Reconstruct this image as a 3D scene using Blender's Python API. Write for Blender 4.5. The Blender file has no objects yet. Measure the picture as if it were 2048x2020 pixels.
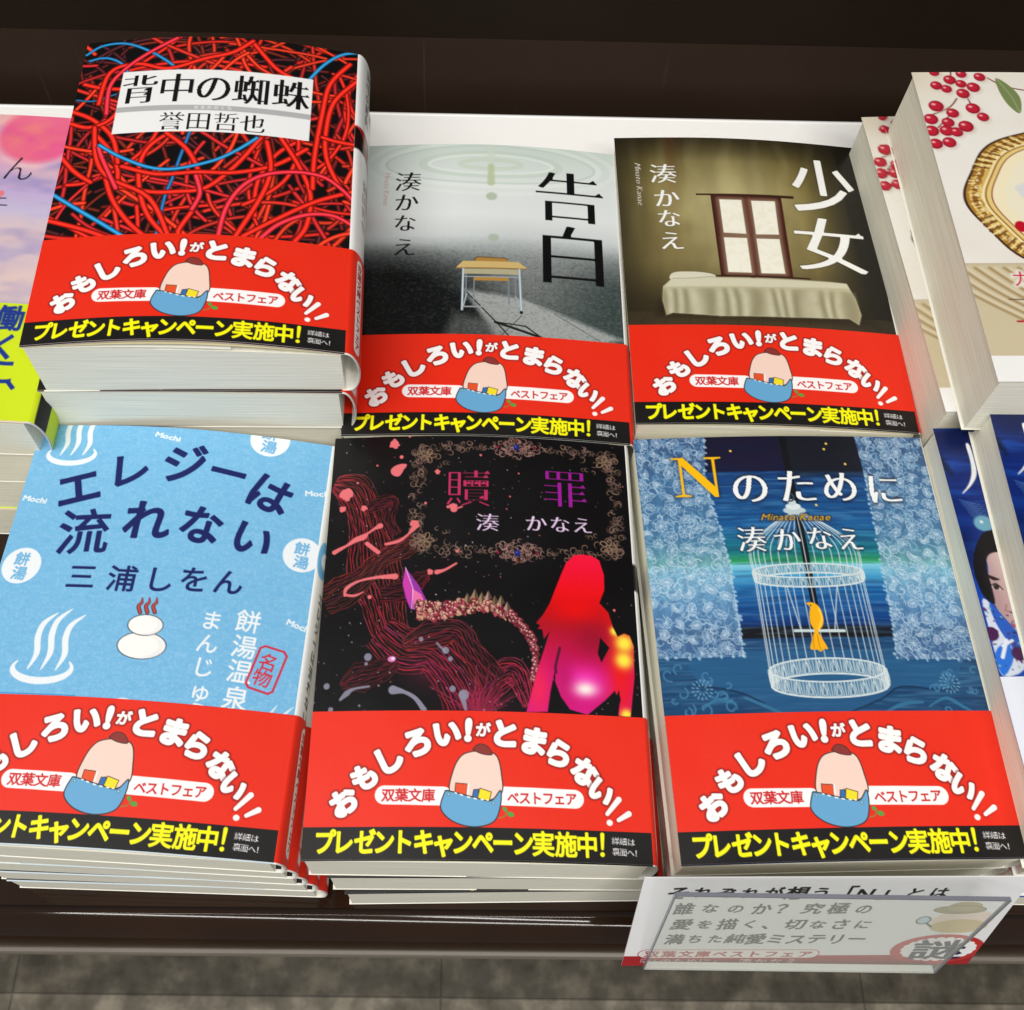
import bpy, math, random
import numpy as np
from mathutils import Matrix

S = bpy.context.scene
COL = S.collection
R = math.radians
rng = random.Random(7)

# ------------------------------------------------------------------ camera
cam_data = bpy.data.cameras.new('camera')
cam = bpy.data.objects.new('camera', cam_data)
COL.objects.link(cam)
def rot(rx, ry, rz):
    cx, sx, cy, sy, cz, sz = math.cos(rx), math.sin(rx), math.cos(ry), math.sin(ry), math.cos(rz), math.sin(rz)
    return (np.array([[cz, -sz, 0], [sz, cz, 0], [0, 0, 1]]) @ np.array([[cy, 0, sy], [0, 1, 0], [-sy, 0, cy]])
            @ np.array([[1, 0, 0], [0, cx, -sx], [0, sx, cx]]))
CR = rot(0, 0, -0.0237238) @ rot(0.5012776, 0, 0) @ rot(0, 0, 0.0466296)
M = Matrix([list(CR[i]) + [0] for i in range(3)] + [[0, 0, 0, 1]])
M.translation = (-0.0059509, -0.2561064, 0.3744295)
cam.matrix_world = M
cam_data.sensor_width = 36.0
cam_data.lens = 36.0 * 2140.322 / 2048
cam_data.shift_x = 82.785 / 2048
cam_data.shift_y = 18.044 / 2048
cam_data.clip_start = 0.01
cam_data.clip_end = 50
S.camera = cam

# ------------------------------------------------------------------ light
world = bpy.data.worlds.new('World')
S.world = world
world.use_nodes = True
bg = world.node_tree.nodes['Background']
bg.inputs['Color'].default_value = (0.93, 0.97, 1.0, 1)
bg.inputs['Strength'].default_value = 0.26
def area(name, loc, size, sy, power, target, color=(1, 0.97, 0.92)):
    d = bpy.data.lights.new(name, 'AREA')
    d.shape = 'RECTANGLE'; d.size = size; d.size_y = sy; d.energy = power; d.color = color
    o = bpy.data.objects.new(name, d); COL.objects.link(o)
    o.location = loc
    v = np.array(target) - np.array(loc)
    from mathutils import Vector
    o.rotation_euler = Vector(v).to_track_quat('-Z', 'Y').to_euler()
    return o
area('ceiling_lamp', (-0.30, -0.55, 1.75), 2.6, 0.07, 23, (0, -0.05, 0))
area('ceiling_lamp', (-0.40, -1.15, 1.75), 2.6, 0.07, 23, (0, -0.05, 0))
S.view_settings.view_transform = 'Standard'
S.view_settings.look = 'None'
S.view_settings.exposure = 0.14
S.view_settings.gamma = 1.0
S.view_settings.use_curve_mapping = False
try:
    S.cycles.use_denoising = True
    S.cycles.max_bounces = 8
except Exception:
    pass

# ------------------------------------------------------------------ materials
def lin(c):
    c = np.asarray(c, float) / 255.0
    return np.where(c <= 0.04045, c / 12.92, ((c + 0.055) / 1.055) ** 2.4)

def base_mat(name, rough=0.5, spec=0.5):
    m = bpy.data.materials.new(name); m.use_nodes = True
    nt = m.node_tree; b = nt.nodes['Principled BSDF']
    b.inputs['Roughness'].default_value = rough
    b.inputs['Specular IOR Level'].default_value = spec
    return m, nt, b

def noise_bump(nt, b, scale, strength, dist=0.0005, detail=4):
    tc = nt.nodes.new('ShaderNodeTexCoord')
    n = nt.nodes.new('ShaderNodeTexNoise'); n.inputs['Scale'].default_value = scale; n.inputs['Detail'].default_value = detail
    bp = nt.nodes.new('ShaderNodeBump'); bp.inputs['Strength'].default_value = strength; bp.inputs['Distance'].default_value = dist
    nt.links.new(tc.outputs['Object'], n.inputs['Vector'])
    nt.links.new(n.outputs['Fac'], bp.inputs['Height'])
    nt.links.new(bp.outputs['Normal'], b.inputs['Normal'])
    return tc, n

def ink_mat(name, rough, spec=0.5, bump=0.05, bscale=900, coat=0.0):
    """printed paper: the ink is stored per point of the sheet"""
    m, nt, b = base_mat(name, rough, spec)
    a = nt.nodes.new('ShaderNodeVertexColor'); a.layer_name = 'ink'
    nt.links.new(a.outputs['Color'], b.inputs['Base Color'])
    b.inputs['Coat Weight'].default_value = coat
    b.inputs['Coat Roughness'].default_value = 0.12
    tc, n = noise_bump(nt, b, bscale, bump, 0.0002)
    n2 = nt.nodes.new('ShaderNodeTexNoise'); n2.inputs['Scale'].default_value = 22; n2.inputs['Detail'].default_value = 2
    b2 = nt.nodes.new('ShaderNodeBump'); b2.inputs['Strength'].default_value = 0.25; b2.inputs['Distance'].default_value = 0.003
    nt.links.new(tc.outputs['Object'], n2.inputs['Vector']); nt.links.new(n2.outputs['Fac'], b2.inputs['Height'])
    nt.links.new(b.inputs['Normal'].links[0].from_node.outputs['Normal'], b2.inputs['Normal']); nt.links.new(b2.outputs['Normal'], b.inputs['Normal'])
    rr = nt.nodes.new('ShaderNodeMapRange'); rr.inputs['From Min'].default_value = 0.3; rr.inputs['From Max'].default_value = 0.7
    rr.inputs['To Min'].default_value = rough * 0.8; rr.inputs['To Max'].default_value = min(1, rough * 1.25)
    nt.links.new(n2.outputs['Fac'], rr.inputs['Value']); nt.links.new(rr.outputs['Result'], b.inputs['Roughness'])
    return m

def plain_mat(name, rgb, rough=0.6, var=0.06, nscale=60, spec=0.4, bump=0.0, stretch=None):
    m, nt, b = base_mat(name, rough, spec)
    tc = nt.nodes.new('ShaderNodeTexCoord')
    mp = nt.nodes.new('ShaderNodeMapping')
    if stretch: mp.inputs['Scale'].default_value = stretch
    n = nt.nodes.new('ShaderNodeTexNoise'); n.inputs['Scale'].default_value = nscale; n.inputs['Detail'].default_value = 5
    r = nt.nodes.new('ShaderNodeValToRGB')
    c = lin(rgb)
    r.color_ramp.elements[0].position = 0.3; r.color_ramp.elements[1].position = 0.7
    r.color_ramp.elements[0].color = (*(c * (1 - var)), 1)
    r.color_ramp.elements[1].color = (*np.minimum(c * (1 + var), 0.95), 1)
    nt.links.new(tc.outputs['Object'], mp.inputs['Vector'])
    nt.links.new(mp.outputs['Vector'], n.inputs['Vector'])
    nt.links.new(n.outputs['Fac'], r.inputs['Fac'])
    nt.links.new(r.outputs['Color'], b.inputs['Base Color'])
    if bump:
        bp = nt.nodes.new('ShaderNodeBump'); bp.inputs['Strength'].default_value = bump; bp.inputs['Distance'].default_value = 0.0003
        nt.links.new(n.outputs['Fac'], bp.inputs['Height']); nt.links.new(bp.outputs['Normal'], b.inputs['Normal'])
    return m

M_GLOSS = ink_mat('coated_cover_paper', 0.30, 0.4, 0.04, 700, 0.0)
M_MATTE = ink_mat('uncoated_cover_paper', 0.62, 0.3, 0.25, 1500)
M_BAND = ink_mat('band_paper', 0.45, 0.35, 0.05, 800)
M_PAGES = plain_mat('page_edges', (236, 233, 218), 0.75, 0.13, 26, 0.2, 0.5, (1, 1, 110))
M_PAGES_Y = plain_mat('page_edges_cream', (246, 239, 218), 0.75, 0.13, 26, 0.2, 0.5, (1, 1, 110))
M_FLAP = plain_mat('flap_paper', (236, 234, 224), 0.6, 0.02, 40)
M_CREAM = plain_mat('inner_cover_paper', (226, 212, 170), 0.6, 0.03, 40)

# ------------------------------------------------------------------ scene helpers
def tag(o, label=None, cat=None, group=None, kind=None):
    if label: o['label'] = label
    if cat: o['category'] = cat
    if group: o['group'] = group
    if kind: o['kind'] = kind
    return o

def empty(name, loc, rotm=None):
    o = bpy.data.objects.new(name, None); COL.objects.link(o)
    o.empty_display_size = 0.02
    m = Matrix.Identity(4)
    if rotm is not None:
        m = Matrix([list(rotm[i]) + [0] for i in range(3)] + [[0, 0, 0, 1]])
    o.location = loc
    o.rotation_euler = m.to_euler()
    return o

def link(name, me, mat, parent=None):
    o = bpy.data.objects.new(name, me); COL.objects.link(o)
    if mat and not me.materials: me.materials.append(mat)
    if parent: o.parent = parent
    return o

def mesh_from(name, V, F, ink=None, smooth=True):
    """V: n x 3 floats, F: m x 4 ints; ink: n x 3 sRGB 0..255"""
    me = bpy.data.meshes.new(name)
    V = np.asarray(V, np.float32); F = np.asarray(F, np.int32)
    me.vertices.add(len(V)); me.vertices.foreach_set('co', V.ravel())
    me.loops.add(F.size); me.loops.foreach_set('vertex_index', F.ravel())
    k = F.shape[1]
    me.polygons.add(len(F)); me.polygons.foreach_set('loop_start', np.arange(0, F.size, k, dtype=np.int32))
    me.polygons.foreach_set('use_smooth', np.full(len(F), smooth))
    me.update(calc_edges=True)
    if ink is not None:
        at = me.color_attributes.new('ink', 'FLOAT_COLOR', 'POINT')
        c = np.ones((len(V), 4), np.float32); c[:, :3] = lin(ink) * 0.9
        at.data.foreach_set('color', c.ravel())
    return me

def grid_faces(nu, nv, off=0, flip=False):
    i = np.arange(nu - 1)[None, :]; j = np.arange(nv - 1)[:, None]
    a = j * nu + i + off
    q = np.stack([a, a + nu, a + nu + 1, a + 1], -1).reshape(-1, 4)
    return q[:, ::-1] if flip else q

class MB:
    """collects boxes, prisms and polygons into one mesh"""
    def __init__(s): s.v = []; s.f = []
    def add(s, V, F):
        o = len(s.v); s.v += [tuple(p) for p in V]; s.f += [tuple(i + o for i in f) for f in F]
    def box(s, x0, x1, y0, y1, z0, z1):
        s.add([(x0, y0, z0), (x1, y0, z0), (x1, y1, z0), (x0, y1, z0), (x0, y0, z1), (x1, y0, z1), (x1, y1, z1), (x0, y1, z1)],
              [(0, 3, 2, 1), (4, 5, 6, 7), (0, 1, 5, 4), (1, 2, 6, 5), (2, 3, 7, 6), (3, 0, 4, 7)])
    def prism_x(s, prof, x0, x1):
        n = len(prof)
        V = [(x0, y, z) for y, z in prof] + [(x1, y, z) for y, z in prof]
        F = [(i, (i + 1) % n, n + (i + 1) % n, n + i) for i in range(n)]
        F += [tuple(range(n - 1, -1, -1)), tuple(range(n, 2 * n))]
        s.add(V, F)
    def build(s, name, mat, parent=None, bevel=0, smooth=False):
        me = bpy.data.meshes.new(name); me.from_pydata(s.v, [], s.f); me.update()
        o = link(name, me, mat, parent)
        if smooth: me.polygons.foreach_set('use_smooth', np.full(len(me.polygons), True))
        if bevel:
            b = o.modifiers.new('bevel', 'BEVEL'); b.width = bevel; b.segments = 2; b.limit_method = 'ANGLE'
        return o

# ------------------------------------------------------------------ printing: a sheet of ink points drawn with shapes and type
_fc = bpy.data.curves.new('type', 'FONT'); _fo = bpy.data.objects.new('type', _fc); COL.objects.link(_fo)
_G = {}
def glyph(ch):
    """closed outlines of a character in em units (built-in font)"""
    if ch in _G: return _G[ch]
    dg = bpy.context.evaluated_depsgraph_get()
    _fc.body = ch; _fo.update_tag(); dg.update()
    cu = _fo.to_curve(dg); out = []
    for sp in cu.splines:
        pts = []; B = sp.bezier_points; n = len(B)
        for i in range(n):
            a, b = B[i], B[(i + 1) % n]
            p0, p1, p2, p3 = [np.array((q.x, q.y)) for q in (a.co, a.handle_right, b.handle_left, b.co)]
            d = np.linalg.norm(p3 - p0); dev = np.linalg.norm(p1 - p0) + np.linalg.norm(p2 - p1) + np.linalg.norm(p3 - p2) - d
            k = 1 if dev < 0.0015 else 5
            for t in np.arange(k) / k:
                pts.append((1 - t) ** 3 * p0 + 3 * t * (1 - t) ** 2 * p1 + 3 * t * t * (1 - t) * p2 + t ** 3 * p3)
        if len(pts) > 2: out.append(np.array(pts))
    _fo.to_curve_clear()
    _G[ch] = out
    return out

def poly_sdf(cs, px, py, kx=1.0):
    """signed distance (negative inside) to closed outlines; kx stretches x before measuring"""
    A = np.concatenate(cs); Bn = np.concatenate([np.roll(c, -1, 0) for c in cs])
    d2 = np.full(px.shape, 1e9); ins = np.zeros(px.shape, bool)
    X = px[:, None] * kx; Y = py[:, None]
    step = max(1, int(3e6 // max(1, len(px))))
    for k in range(0, len(A), step):
        a = A[k:k + step]; b = Bn[k:k + step]
        ax, ay, bx, by = a[:, 0] * kx, a[:, 1], b[:, 0] * kx, b[:, 1]
        ex, ey = bx - ax, by - ay; L = ex * ex + ey * ey + 1e-12
        wx = X - ax; wy = Y - ay
        t = np.clip((wx * ex + wy * ey) / L, 0, 1)
        d2 = np.minimum(d2, ((wx - t * ex) ** 2 + (wy - t * ey) ** 2).min(1))
        c = ((ay > Y) != (by > Y)) & (X < ex * (Y - ay) / np.where(np.abs(ey) < 1e-12, 1e-12, ey) + ax)
        ins ^= (c.sum(1) % 2).astype(bool)
    return np.where(ins, -1, 1) * np.sqrt(d2)

def serifs(cs):
    """small triangles on the right ends of thin horizontals, as brush-cut type has"""
    out = []
    for c in cs:
        n = len(c); area2 = sum(c[i][0] * c[(i + 1) % n][1] - c[(i + 1) % n][0] * c[i][1] for i in range(n))
        for i in range(n):
            a, b = c[i], c[(i + 1) % n]; h = b[1] - a[1]
            if abs(b[0] - a[0]) < 0.012 and 0.045 < abs(h) < 0.10 and (h > 0) == (area2 > 0):
                p, q = c[i - 1] - a, c[(i + 2) % n] - b
                if all(abs(e[1]) < 0.02 and e[0] < -0.05 for e in (p, q)):
                    x = max(a[0], b[0]); y = (a[1] + b[1]) / 2
                    out.append(np.array([(x + 0.014, y - 0.014), (x - 0.035, y + 0.066), (x - 0.10, y + 0.012), (x - 0.10, y - 0.014)]))
    return out

def smooth_path(P, n=8, closed=False):
    P = [np.array(p, float) for p in P]; out = []; m = len(P)
    for i in range(m if closed else m - 1):
        g = (lambda k: P[k % m]) if closed else (lambda k: P[min(max(k, 0), m - 1)])
        p0, p1, p2, p3 = g(i - 1), g(i), g(i + 1), g(i + 2)
        for t in np.arange(n) / n:
            out.append(0.5 * (2 * p1 + (p2 - p0) * t + (2 * p0 - 5 * p1 + 4 * p2 - p3) * t * t + (3 * p1 - p0 - 3 * p2 + p3) * t ** 3))
    if not closed: out.append(P[-1])
    return np.array(out)

class Sheet:
    """ink values on a grid over w x h mm, u to the right and v down"""
    def __init__(s, w, h, res, color, v0=0.0):
        s.res = res; s.w = w; s.h = h; s.v0 = v0
        s.nx = int(round(w / res)) + 1; s.ny = int(round(h / res)) + 1
        s.x = np.linspace(0, w, s.nx); s.y = v0 + np.linspace(0, h, s.ny)
        s.a = np.empty((s.ny, s.nx, 3)); s.a[:] = color
        s.X, s.Y = np.meshgrid(s.x, s.y)
    def sl(s, x0, x1, y0, y1, pad=0.5):
        i0 = max(0, int((x0 - pad) / s.res)); i1 = min(s.nx, int((x1 + pad) / s.res) + 2)
        j0 = max(0, int((y0 - s.v0 - pad) / s.res)); j1 = min(s.ny, int((y1 - s.v0 + pad) / s.res) + 2)
        return (slice(j0, j1), slice(i0, i1)) if i1 > i0 and j1 > j0 else None
    def mix(s, sl, m, color):
        c = color if isinstance(color, np.ndarray) and color.ndim == 3 else np.array(color, float)
        s.a[sl] += (c - s.a[sl]) * m[..., None]
    def all(s): return (slice(None), slice(None))
    def fill(s, P, color, alpha=1.0, soft=None, n=0):
        P = smooth_path(P, n, True) if n else np.array(P, float)
        soft = soft or s.res
        sl = s.sl(P[:, 0].min(), P[:, 0].max(), P[:, 1].min(), P[:, 1].max(), 0.5 + soft)
        if sl is None: return
        X, Y = s.X[sl], s.Y[sl]
        d = poly_sdf([P], X.ravel(), Y.ravel()).reshape(X.shape)
        s.mix(sl, alpha * np.clip(0.5 - d / soft, 0, 1), color)
    def dist(s, P, buf, pad, widths=None):
        for i in range(len(P) - 1):
            a, b = P[i], P[i + 1]
            sl = s.sl(min(a[0], b[0]), max(a[0], b[0]), min(a[1], b[1]), max(a[1], b[1]), pad)
            if sl is None: continue
            ex, ey = b - a; L = ex * ex + ey * ey + 1e-12
            wx = s.X[sl] - a[0]; wy = s.Y[sl] - a[1]
            t = np.clip((wx * ex + wy * ey) / L, 0, 1)
            d = np.sqrt((wx - t * ex) ** 2 + (wy - t * ey) ** 2)
            if widths is not None: d = d - (widths[i] + (widths[i + 1] - widths[i]) * t) + widths.max()
            buf[sl] = np.minimum(buf[sl], d)
    def line(s, P, w, color, alpha=1.0, n=6, taper=None, tube=0.0, soft=None):
        """a stroke w mm wide; taper: list of width factors; tube > 0 prints it as a round cord"""
        P = smooth_path(P, n) if n else np.array(P, float)
        soft = soft or s.res; r = w / 2; W = None
        if taper is not None: W = r * np.interp(np.linspace(0, 1, len(P)), np.linspace(0, 1, len(taper)), taper)
        if not hasattr(s, 'buf'): s.buf = np.full(s.X.shape, 9e9)
        pad = r + soft + s.res
        sl = s.sl(P[:, 0].min(), P[:, 0].max(), P[:, 1].min(), P[:, 1].max(), pad)
        if sl is None: return
        s.dist(P, s.buf, pad, W)
        d = s.buf[sl]; rr = W.max() if W is not None else r
        m = alpha * np.clip(0.5 - (d - rr) / soft, 0, 1)
        c = np.array(color, float)
        if tube:
            q = np.clip(d / rr, 0, 1)
            k = (1.06 - tube * q ** 2.2)[..., None]
            c = c * k + np.array([70, 50, 50]) * tube * np.exp(-(q / 0.3) ** 2)[..., None] * 0.6
        s.mix(sl, m, c if tube else color)
        s.buf[sl] = 9e9
    def ell(s, cx, cy, rx, ry, color, alpha=1.0, rot=0, soft=None):
        soft = soft or s.res; r = max(rx, ry)
        sl = s.sl(cx - r, cx + r, cy - r, cy + r, 0.5 + soft)
        if sl is None: return
        c, q = math.cos(R(rot)), math.sin(R(rot))
        dx = s.X[sl] - cx; dy = s.Y[sl] - cy
        u = (dx * c + dy * q) / rx; v = (-dx * q + dy * c) / ry
        k = np.sqrt(u * u + v * v)
        s.mix(sl, alpha * np.clip(0.5 - (k - 1) * min(rx, ry) / soft, 0, 1), color)
    def ring(s, cx, cy, rx, ry, w, color, alpha=1.0, rot=0, a0=0, a1=360):
        t = np.radians(np.linspace(a0, a1, 40)); c, q = math.cos(R(rot)), math.sin(R(rot))
        s.line([(cx + rx * math.cos(k) * c - ry * math.sin(k) * q, cy + rx * math.cos(k) * q + ry * math.sin(k) * c) for k in t], w, color, alpha, 0)
    def glow(s, cx, cy, rx, ry, color, alpha=1.0, p=2.0):
        k = ((s.X - cx) / rx) ** 2 + ((s.Y - cy) / ry) ** 2
        s.mix(s.all(), alpha * np.exp(-k ** (p / 2)), color)
    def noise(s, sc, seed=0, sx=1.0, sy=1.0, octv=1):
        out = np.zeros(s.X.shape); amp = 1; tot = 0
        for o in range(octv):
            r = np.random.RandomState(seed + o); f = 2 ** o
            gx = s.X / sc / sx * f; gy = (s.Y - s.v0) / sc / sy * f
            g = r.rand(int(gy.max()) + 3, int(gx.max()) + 3)
            i = gx.astype(int); j = gy.astype(int); fx = gx - i; fy = gy - j
            fx = fx * fx * (3 - 2 * fx); fy = fy * fy * (3 - 2 * fy)
            out += amp * ((g[j, i] * (1 - fx) + g[j, i + 1] * fx) * (1 - fy) + (g[j + 1, i] * (1 - fx) + g[j + 1, i + 1] * fx) * fy)
            tot += amp; amp *= 0.5
        return out / tot
    def vgrad(s, stops):
        v = [k for k, _ in stops]; c = np.array([q for _, q in stops], float)
        return np.stack([np.interp(s.Y, v, c[:, k]) for k in range(3)], -1)
    # ---- type
    def type(s, ch, cx, cy, sx, sy, color, rot=0, weight=0.0, thin=0.0, serif=False, skew=0.0, halo=None, alpha=1.0, em=(0.5, 0.385)):
        """one character: its em square sx x sy mm centred on cx, cy; weight swells all strokes, thin pares the horizontals (em)"""
        cs = glyph(ch)
        if not cs: return
        hw = halo[0] if halo else 0
        r = 0.75 * max(sx, sy) + hw * 2
        sl = s.sl(cx - r, cx + r, cy - r, cy + r)
        if sl is None: return
        c, q = math.cos(R(rot)), math.sin(R(rot))
        dx = s.X[sl] - cx; dy = s.Y[sl] - cy
        gy = em[1] - (-dx * q + dy * c) / sy
        gx = em[0] + (dx * c + dy * q) / sx - skew * (gy - em[1])
        px, py = gx.ravel(), gy.ravel()
        d = None if thin else poly_sdf(cs, px, py)
        if thin:
            sh = (0.0,) if weight <= 0 else (-weight, 0.0, weight)
            d = np.min([poly_sdf(cs, px + q_, py, 6.0) for q_ in sh], 0) + thin
            if serif:
                for t in serifs(cs): d = np.minimum(d, poly_sdf([t], px, py))
        else:
            d = d - weight
        mm = d.reshape(gx.shape) * (sx * sy) ** 0.5
        if halo:
            w, hc, ha = halo
            s.mix(sl, ha * np.clip(1 - mm / w, 0, 1) ** 1.2, hc)
        s.mix(sl, alpha * np.clip(0.5 - mm / s.res, 0, 1), color)
    def fit(s, ch, box, color, **k):
        """one character stretched so that its outline fills the box (u0, v0), (u1, v1)"""
        (x0, y0), (x1, y1) = box
        P = np.concatenate(glyph(ch)); lo, hi = P.min(0), P.max(0)
        sx = (x1 - x0) / (hi[0] - lo[0]); sy = (y1 - y0) / (hi[1] - lo[1])
        s.type(ch, (x0 + x1) / 2, (y0 + y1) / 2, sx, sy, color, em=tuple((lo + hi) / 2), **k)
    def row(s, text, p0, p1, sx, sy, color, turn=None, **k):
        """characters from the centre of the first at p0 to that of the last at p1"""
        n = len(text); p0 = np.array(p0); p1 = np.array(p1)
        a = math.degrees(math.atan2(p1[1] - p0[1], p1[0] - p0[0])) if turn is None else turn
        for i, ch in enumerate(text):
            p = p0 + (p1 - p0) * (i / max(1, n - 1))
            if ch != ' ': s.type(ch, p[0], p[1], sx, sy, color, rot=a, **k)
    def latin(s, text, p0, p1, size, color, **k):
        """proportional Latin letters set from p0 to p1 (baseline middle)"""
        ws = [0.3 if c == ' ' else np.concatenate(glyph(c))[:, 0].max() + 0.06 for c in text]
        p0 = np.array(p0, float); p1 = np.array(p1, float); L = np.linalg.norm(p1 - p0); d = (p1 - p0) / L
        sx = L / sum(ws); a = math.degrees(math.atan2(d[1], d[0])); t = 0
        for c, w_ in zip(text, ws):
            if c != ' ':
                p = p0 + d * (t + w_ / 2) * sx
                s.type(c, p[0], p[1], sx, size, color, rot=a, em=(w_ / 2, 0.3), **k)
            t += w_
# sketch units of four covers to millimetres on the sheet
def _plane(h):
    h = np.array(h)
    def f(x, y):
        p = h @ np.array([x, y, 1.0]); return (p[0] / p[2], p[1] / p[2])
    return f
E = _plane([[0.0660782, 0.0204235, -16.6965], [-0.00492254, 0.079785, -4.64532], [5.96107e-06, 0.000105835, 1.0]])
H = _plane([[0.0671348, 0.00557937, -12.969], [-0.00191534, 0.0794138, -2.05859], [-7.39237e-06, 9.74932e-05, 1.0]])
BR = _plane([[0.0813948, -0.022906, -27.1154], [-0.000357178, 0.119712, -7.06653], [8.07448e-06, 0.000136428, 1.0]])
NT = _plane([[0.0685837, -0.0183827, -7.87495], [0.00149226, 0.0812248, -16.8229], [7.68779e-06, 0.000101977, 1.0]])

# ------------------------------------------------------------------ the paper band round every book of the fair
WHITE, BLACK, RED, YEL = (252, 250, 250), (20, 18, 17), (232, 38, 14), (252, 248, 8)
def make_band():
    s = Sheet(134, 45.4, 0.2, RED, 102.3)
    s.mix(s.all(), 0.10 * s.noise(20, 3, octv=3), (250, 80, 40)); s.mix(s.all(), 0.05 * s.noise(0.5, 8), (255, 140, 110))
    s.mix(s.all(), 1.0 * ((s.Y > 138.25) & (s.X < 105.4)), BLACK)
    # label pills
    y0 = (31.2, 128.7)[1]; r = 2.85
    for xa, xb in (((24.0, 128.7)[0], (41.9, 128.7)[0]), ((58.7, 129.1)[0], (81.9, 128.7)[0])):
        s.line([(xa, y0), (xb, y0 + 0.35)], 2 * r, WHITE, n=0)
    s.row('双葉文庫', (25.2, 128.7), (37.4, 128.8), 4.2, 4.2, (205, 26, 30), weight=0.025)
    s.row('ベストフェア', (63.1, 129.2), (80.8, 129.0), 3.75, 4.1, (205, 26, 30), weight=0.025)
    # slogan on its arc
    halo = (0.9, (90, 6, 8), 0.75)
    for ch, p, sz, a in (('お', (11.7, 130.8), 8.6, -31), ('も', (17.6, 123.1), 8.5, -27), ('し', (24.6, 117.7), 9.2, -29), ('ろ', (33.5, 112.3), 9.4, -17),
                         ('い', (42.5, 109.4), 9.0, -9), ('!', (49.3, 108.4), 9.3, 3), ('が', (53.9, 108.3), 4.7, 2), ('と', (60.7, 109.3), 9.2, 4), ('ま', (69.8, 111.4), 9.2, 11),
                         ('ら', (77.5, 115.0), 9.0, 21), ('な', (85.4, 120.5), 8.8, 29), ('い', (90.3, 126.3), 8.2, 41)):
        s.type(ch, p[0], p[1], sz, sz, WHITE, rot=a, weight=0.068 if ch != 'が' else 0.05, halo=halo, em=(0.136, 0.345) if ch == '!' else (0.5, 0.385))
    for p, q in ((((95.6, 128.6)), ((91.8, 133.1))), (((98.5, 132.8)), ((95.2, 134.8)))):
        s.line([p, q], 1.9, (120, 8, 10), 0.5, 0, soft=1.0)
        s.line([p, q], 1.55, WHITE, 1, 0, taper=[1.15, 0.8])
    for p in ((92.2, 135.9), (90.8, 133.7)):
        pass
    s.ell(*(92.4, 135.7), 0.95, 0.9, WHITE)
    # a plain round jar lid over a blue pouch with books tucked in, in place of the fair's emblem
    def shape(P, col, lw=0.35, n=6):
        s.fill(P, col, 1, n=n); s.line(list(P) + [P[0]], lw, (52, 40, 38), 1, n)
    shape([(52.5, 114.9), (57.9, 116.2), (59.6, 122.4), (59.3, 128.3), (52.3, 130.7), (44.2, 128.5), (44.7, 121.5), (47.5, 116.4)], (247, 214, 200))
    shape([(50.7, 114.6), (52.5, 112.9), (55.2, 113.5), (56.7, 116.1), (53.4, 115.9)], (140, 52, 48), 0.25)
    for P, c in (([(45.6, 125.0), (49.3, 125.3), (49.0, 129.6), (45.3, 129.4)], (232, 84, 40)), ([(51.1, 127.0), (52.6, 126.8), (52.6, 129.8), (50.6, 129.6)], (50, 110, 180)),
                 ([(53.0, 126.5), (56.5, 127.6), (55.8, 130.6), (52.2, 130.1)], (246, 226, 40))):
        s.fill(P, c); s.line(P + [P[0]], 0.22, (60, 40, 36), 1, 0)
    s.line([(49.5, 125.4), (49.2, 129.0)], 0.5, WHITE, 1, 0)
    shape([(42.5, 127.4), (44.8, 127.7), (51.2, 129.3), (56.4, 130.2), (59.3, 127.1), (59.1, 132.3), (57.0, 136.6), (51.2, 138.1), (44.9, 136.5), (41.2, 132.6)], (104, 168, 212), 0.35)
    s.mix(s.all(), 0.0 * s.X, WHITE)
    P = smooth_path([(45.5, 128.0), (50.6, 129.5), (55.5, 130.1)], 8)
    for k in range(0, len(P) - 1, 3): s.line(P[k:k + 2], 0.4, WHITE, 1, 0)
    for p in ((43.5, 128.5), (57.1, 130.9)): s.ell(*p, 0.5, 0.5, (70, 130, 150)); s.ell(*p, 0.28, 0.28, (190, 215, 215))
    s.line([(58.7, 135.3), (60.4, 134.8), (61.3, 133.1)], 0.3, (120, 140, 60), 1)
    s.ell(*(60.6, 132.7), 0.85, 0.6, (88, 160, 70), 1, 50); s.ell(*(62.3, 134.2), 1.1, 0.75, (88, 160, 70), 1, 15)
    # campaign line
    yl = (6.8, 142.7)[1]; yr = (85.4, 142.9)[1]
    xs = [z[0] for z in [(6.8, 143.2), (12.4, 143.2), (18.9, 143.3), (24.6, 143.3), (30.2, 143.3), (36.4, 143.3), (42.2, 143.2), (47.9, 143.2), (54.0, 143.1), (59.9, 143.0), (65.9, 142.8), (72.0, 142.7), (78.8, 142.5), (85.2, 142.2)]]
    for ch, x in zip('プレゼントキャンペーン実施中', xs):
        k = ch in '実施中'; big = 7.6 if k else (7.6 if ch != 'ャ' else 8.0)
        wd = 6.9 if k else (6.5 if ch != 'ャ' else 7.0)
        s.type(ch, x, 142.5 + 0.0 * (yr - yl) + (0.35 if ch in 'ャ' else 0), wd, big, YEL, weight=0.03 if k else 0.043)
    x = (89.8, 142.6)[0]
    s.line([(x + 0.15, 139.3), (x, 143.4)], 1.15, YEL, 1, 0, taper=[1.1, 0.75]); s.ell(x - 0.05, 145.1, 0.7, 0.7, YEL)
    s.row('詳細は', (93.9, 141.0), (98.7, 141.2), 2.45, 2.25, WHITE, weight=0.004)
    s.row('裏面へ！', (93.9, 144.1), (100.6, 144.4), 2.35, 2.3, WHITE, weight=0.004)
    # the spine of the band: a white lozenge of upright type
    s.line([(113, 107), (113, 143)], 4.6, (248, 240, 236), 1, 0)
    for k, ch in enumerate('双葉文庫ベストフェア'): s.type(ch, 113, 108 + k * 3.75, 3.5, 3.5, (170, 20, 26), weight=0.03)
    return s

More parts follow.
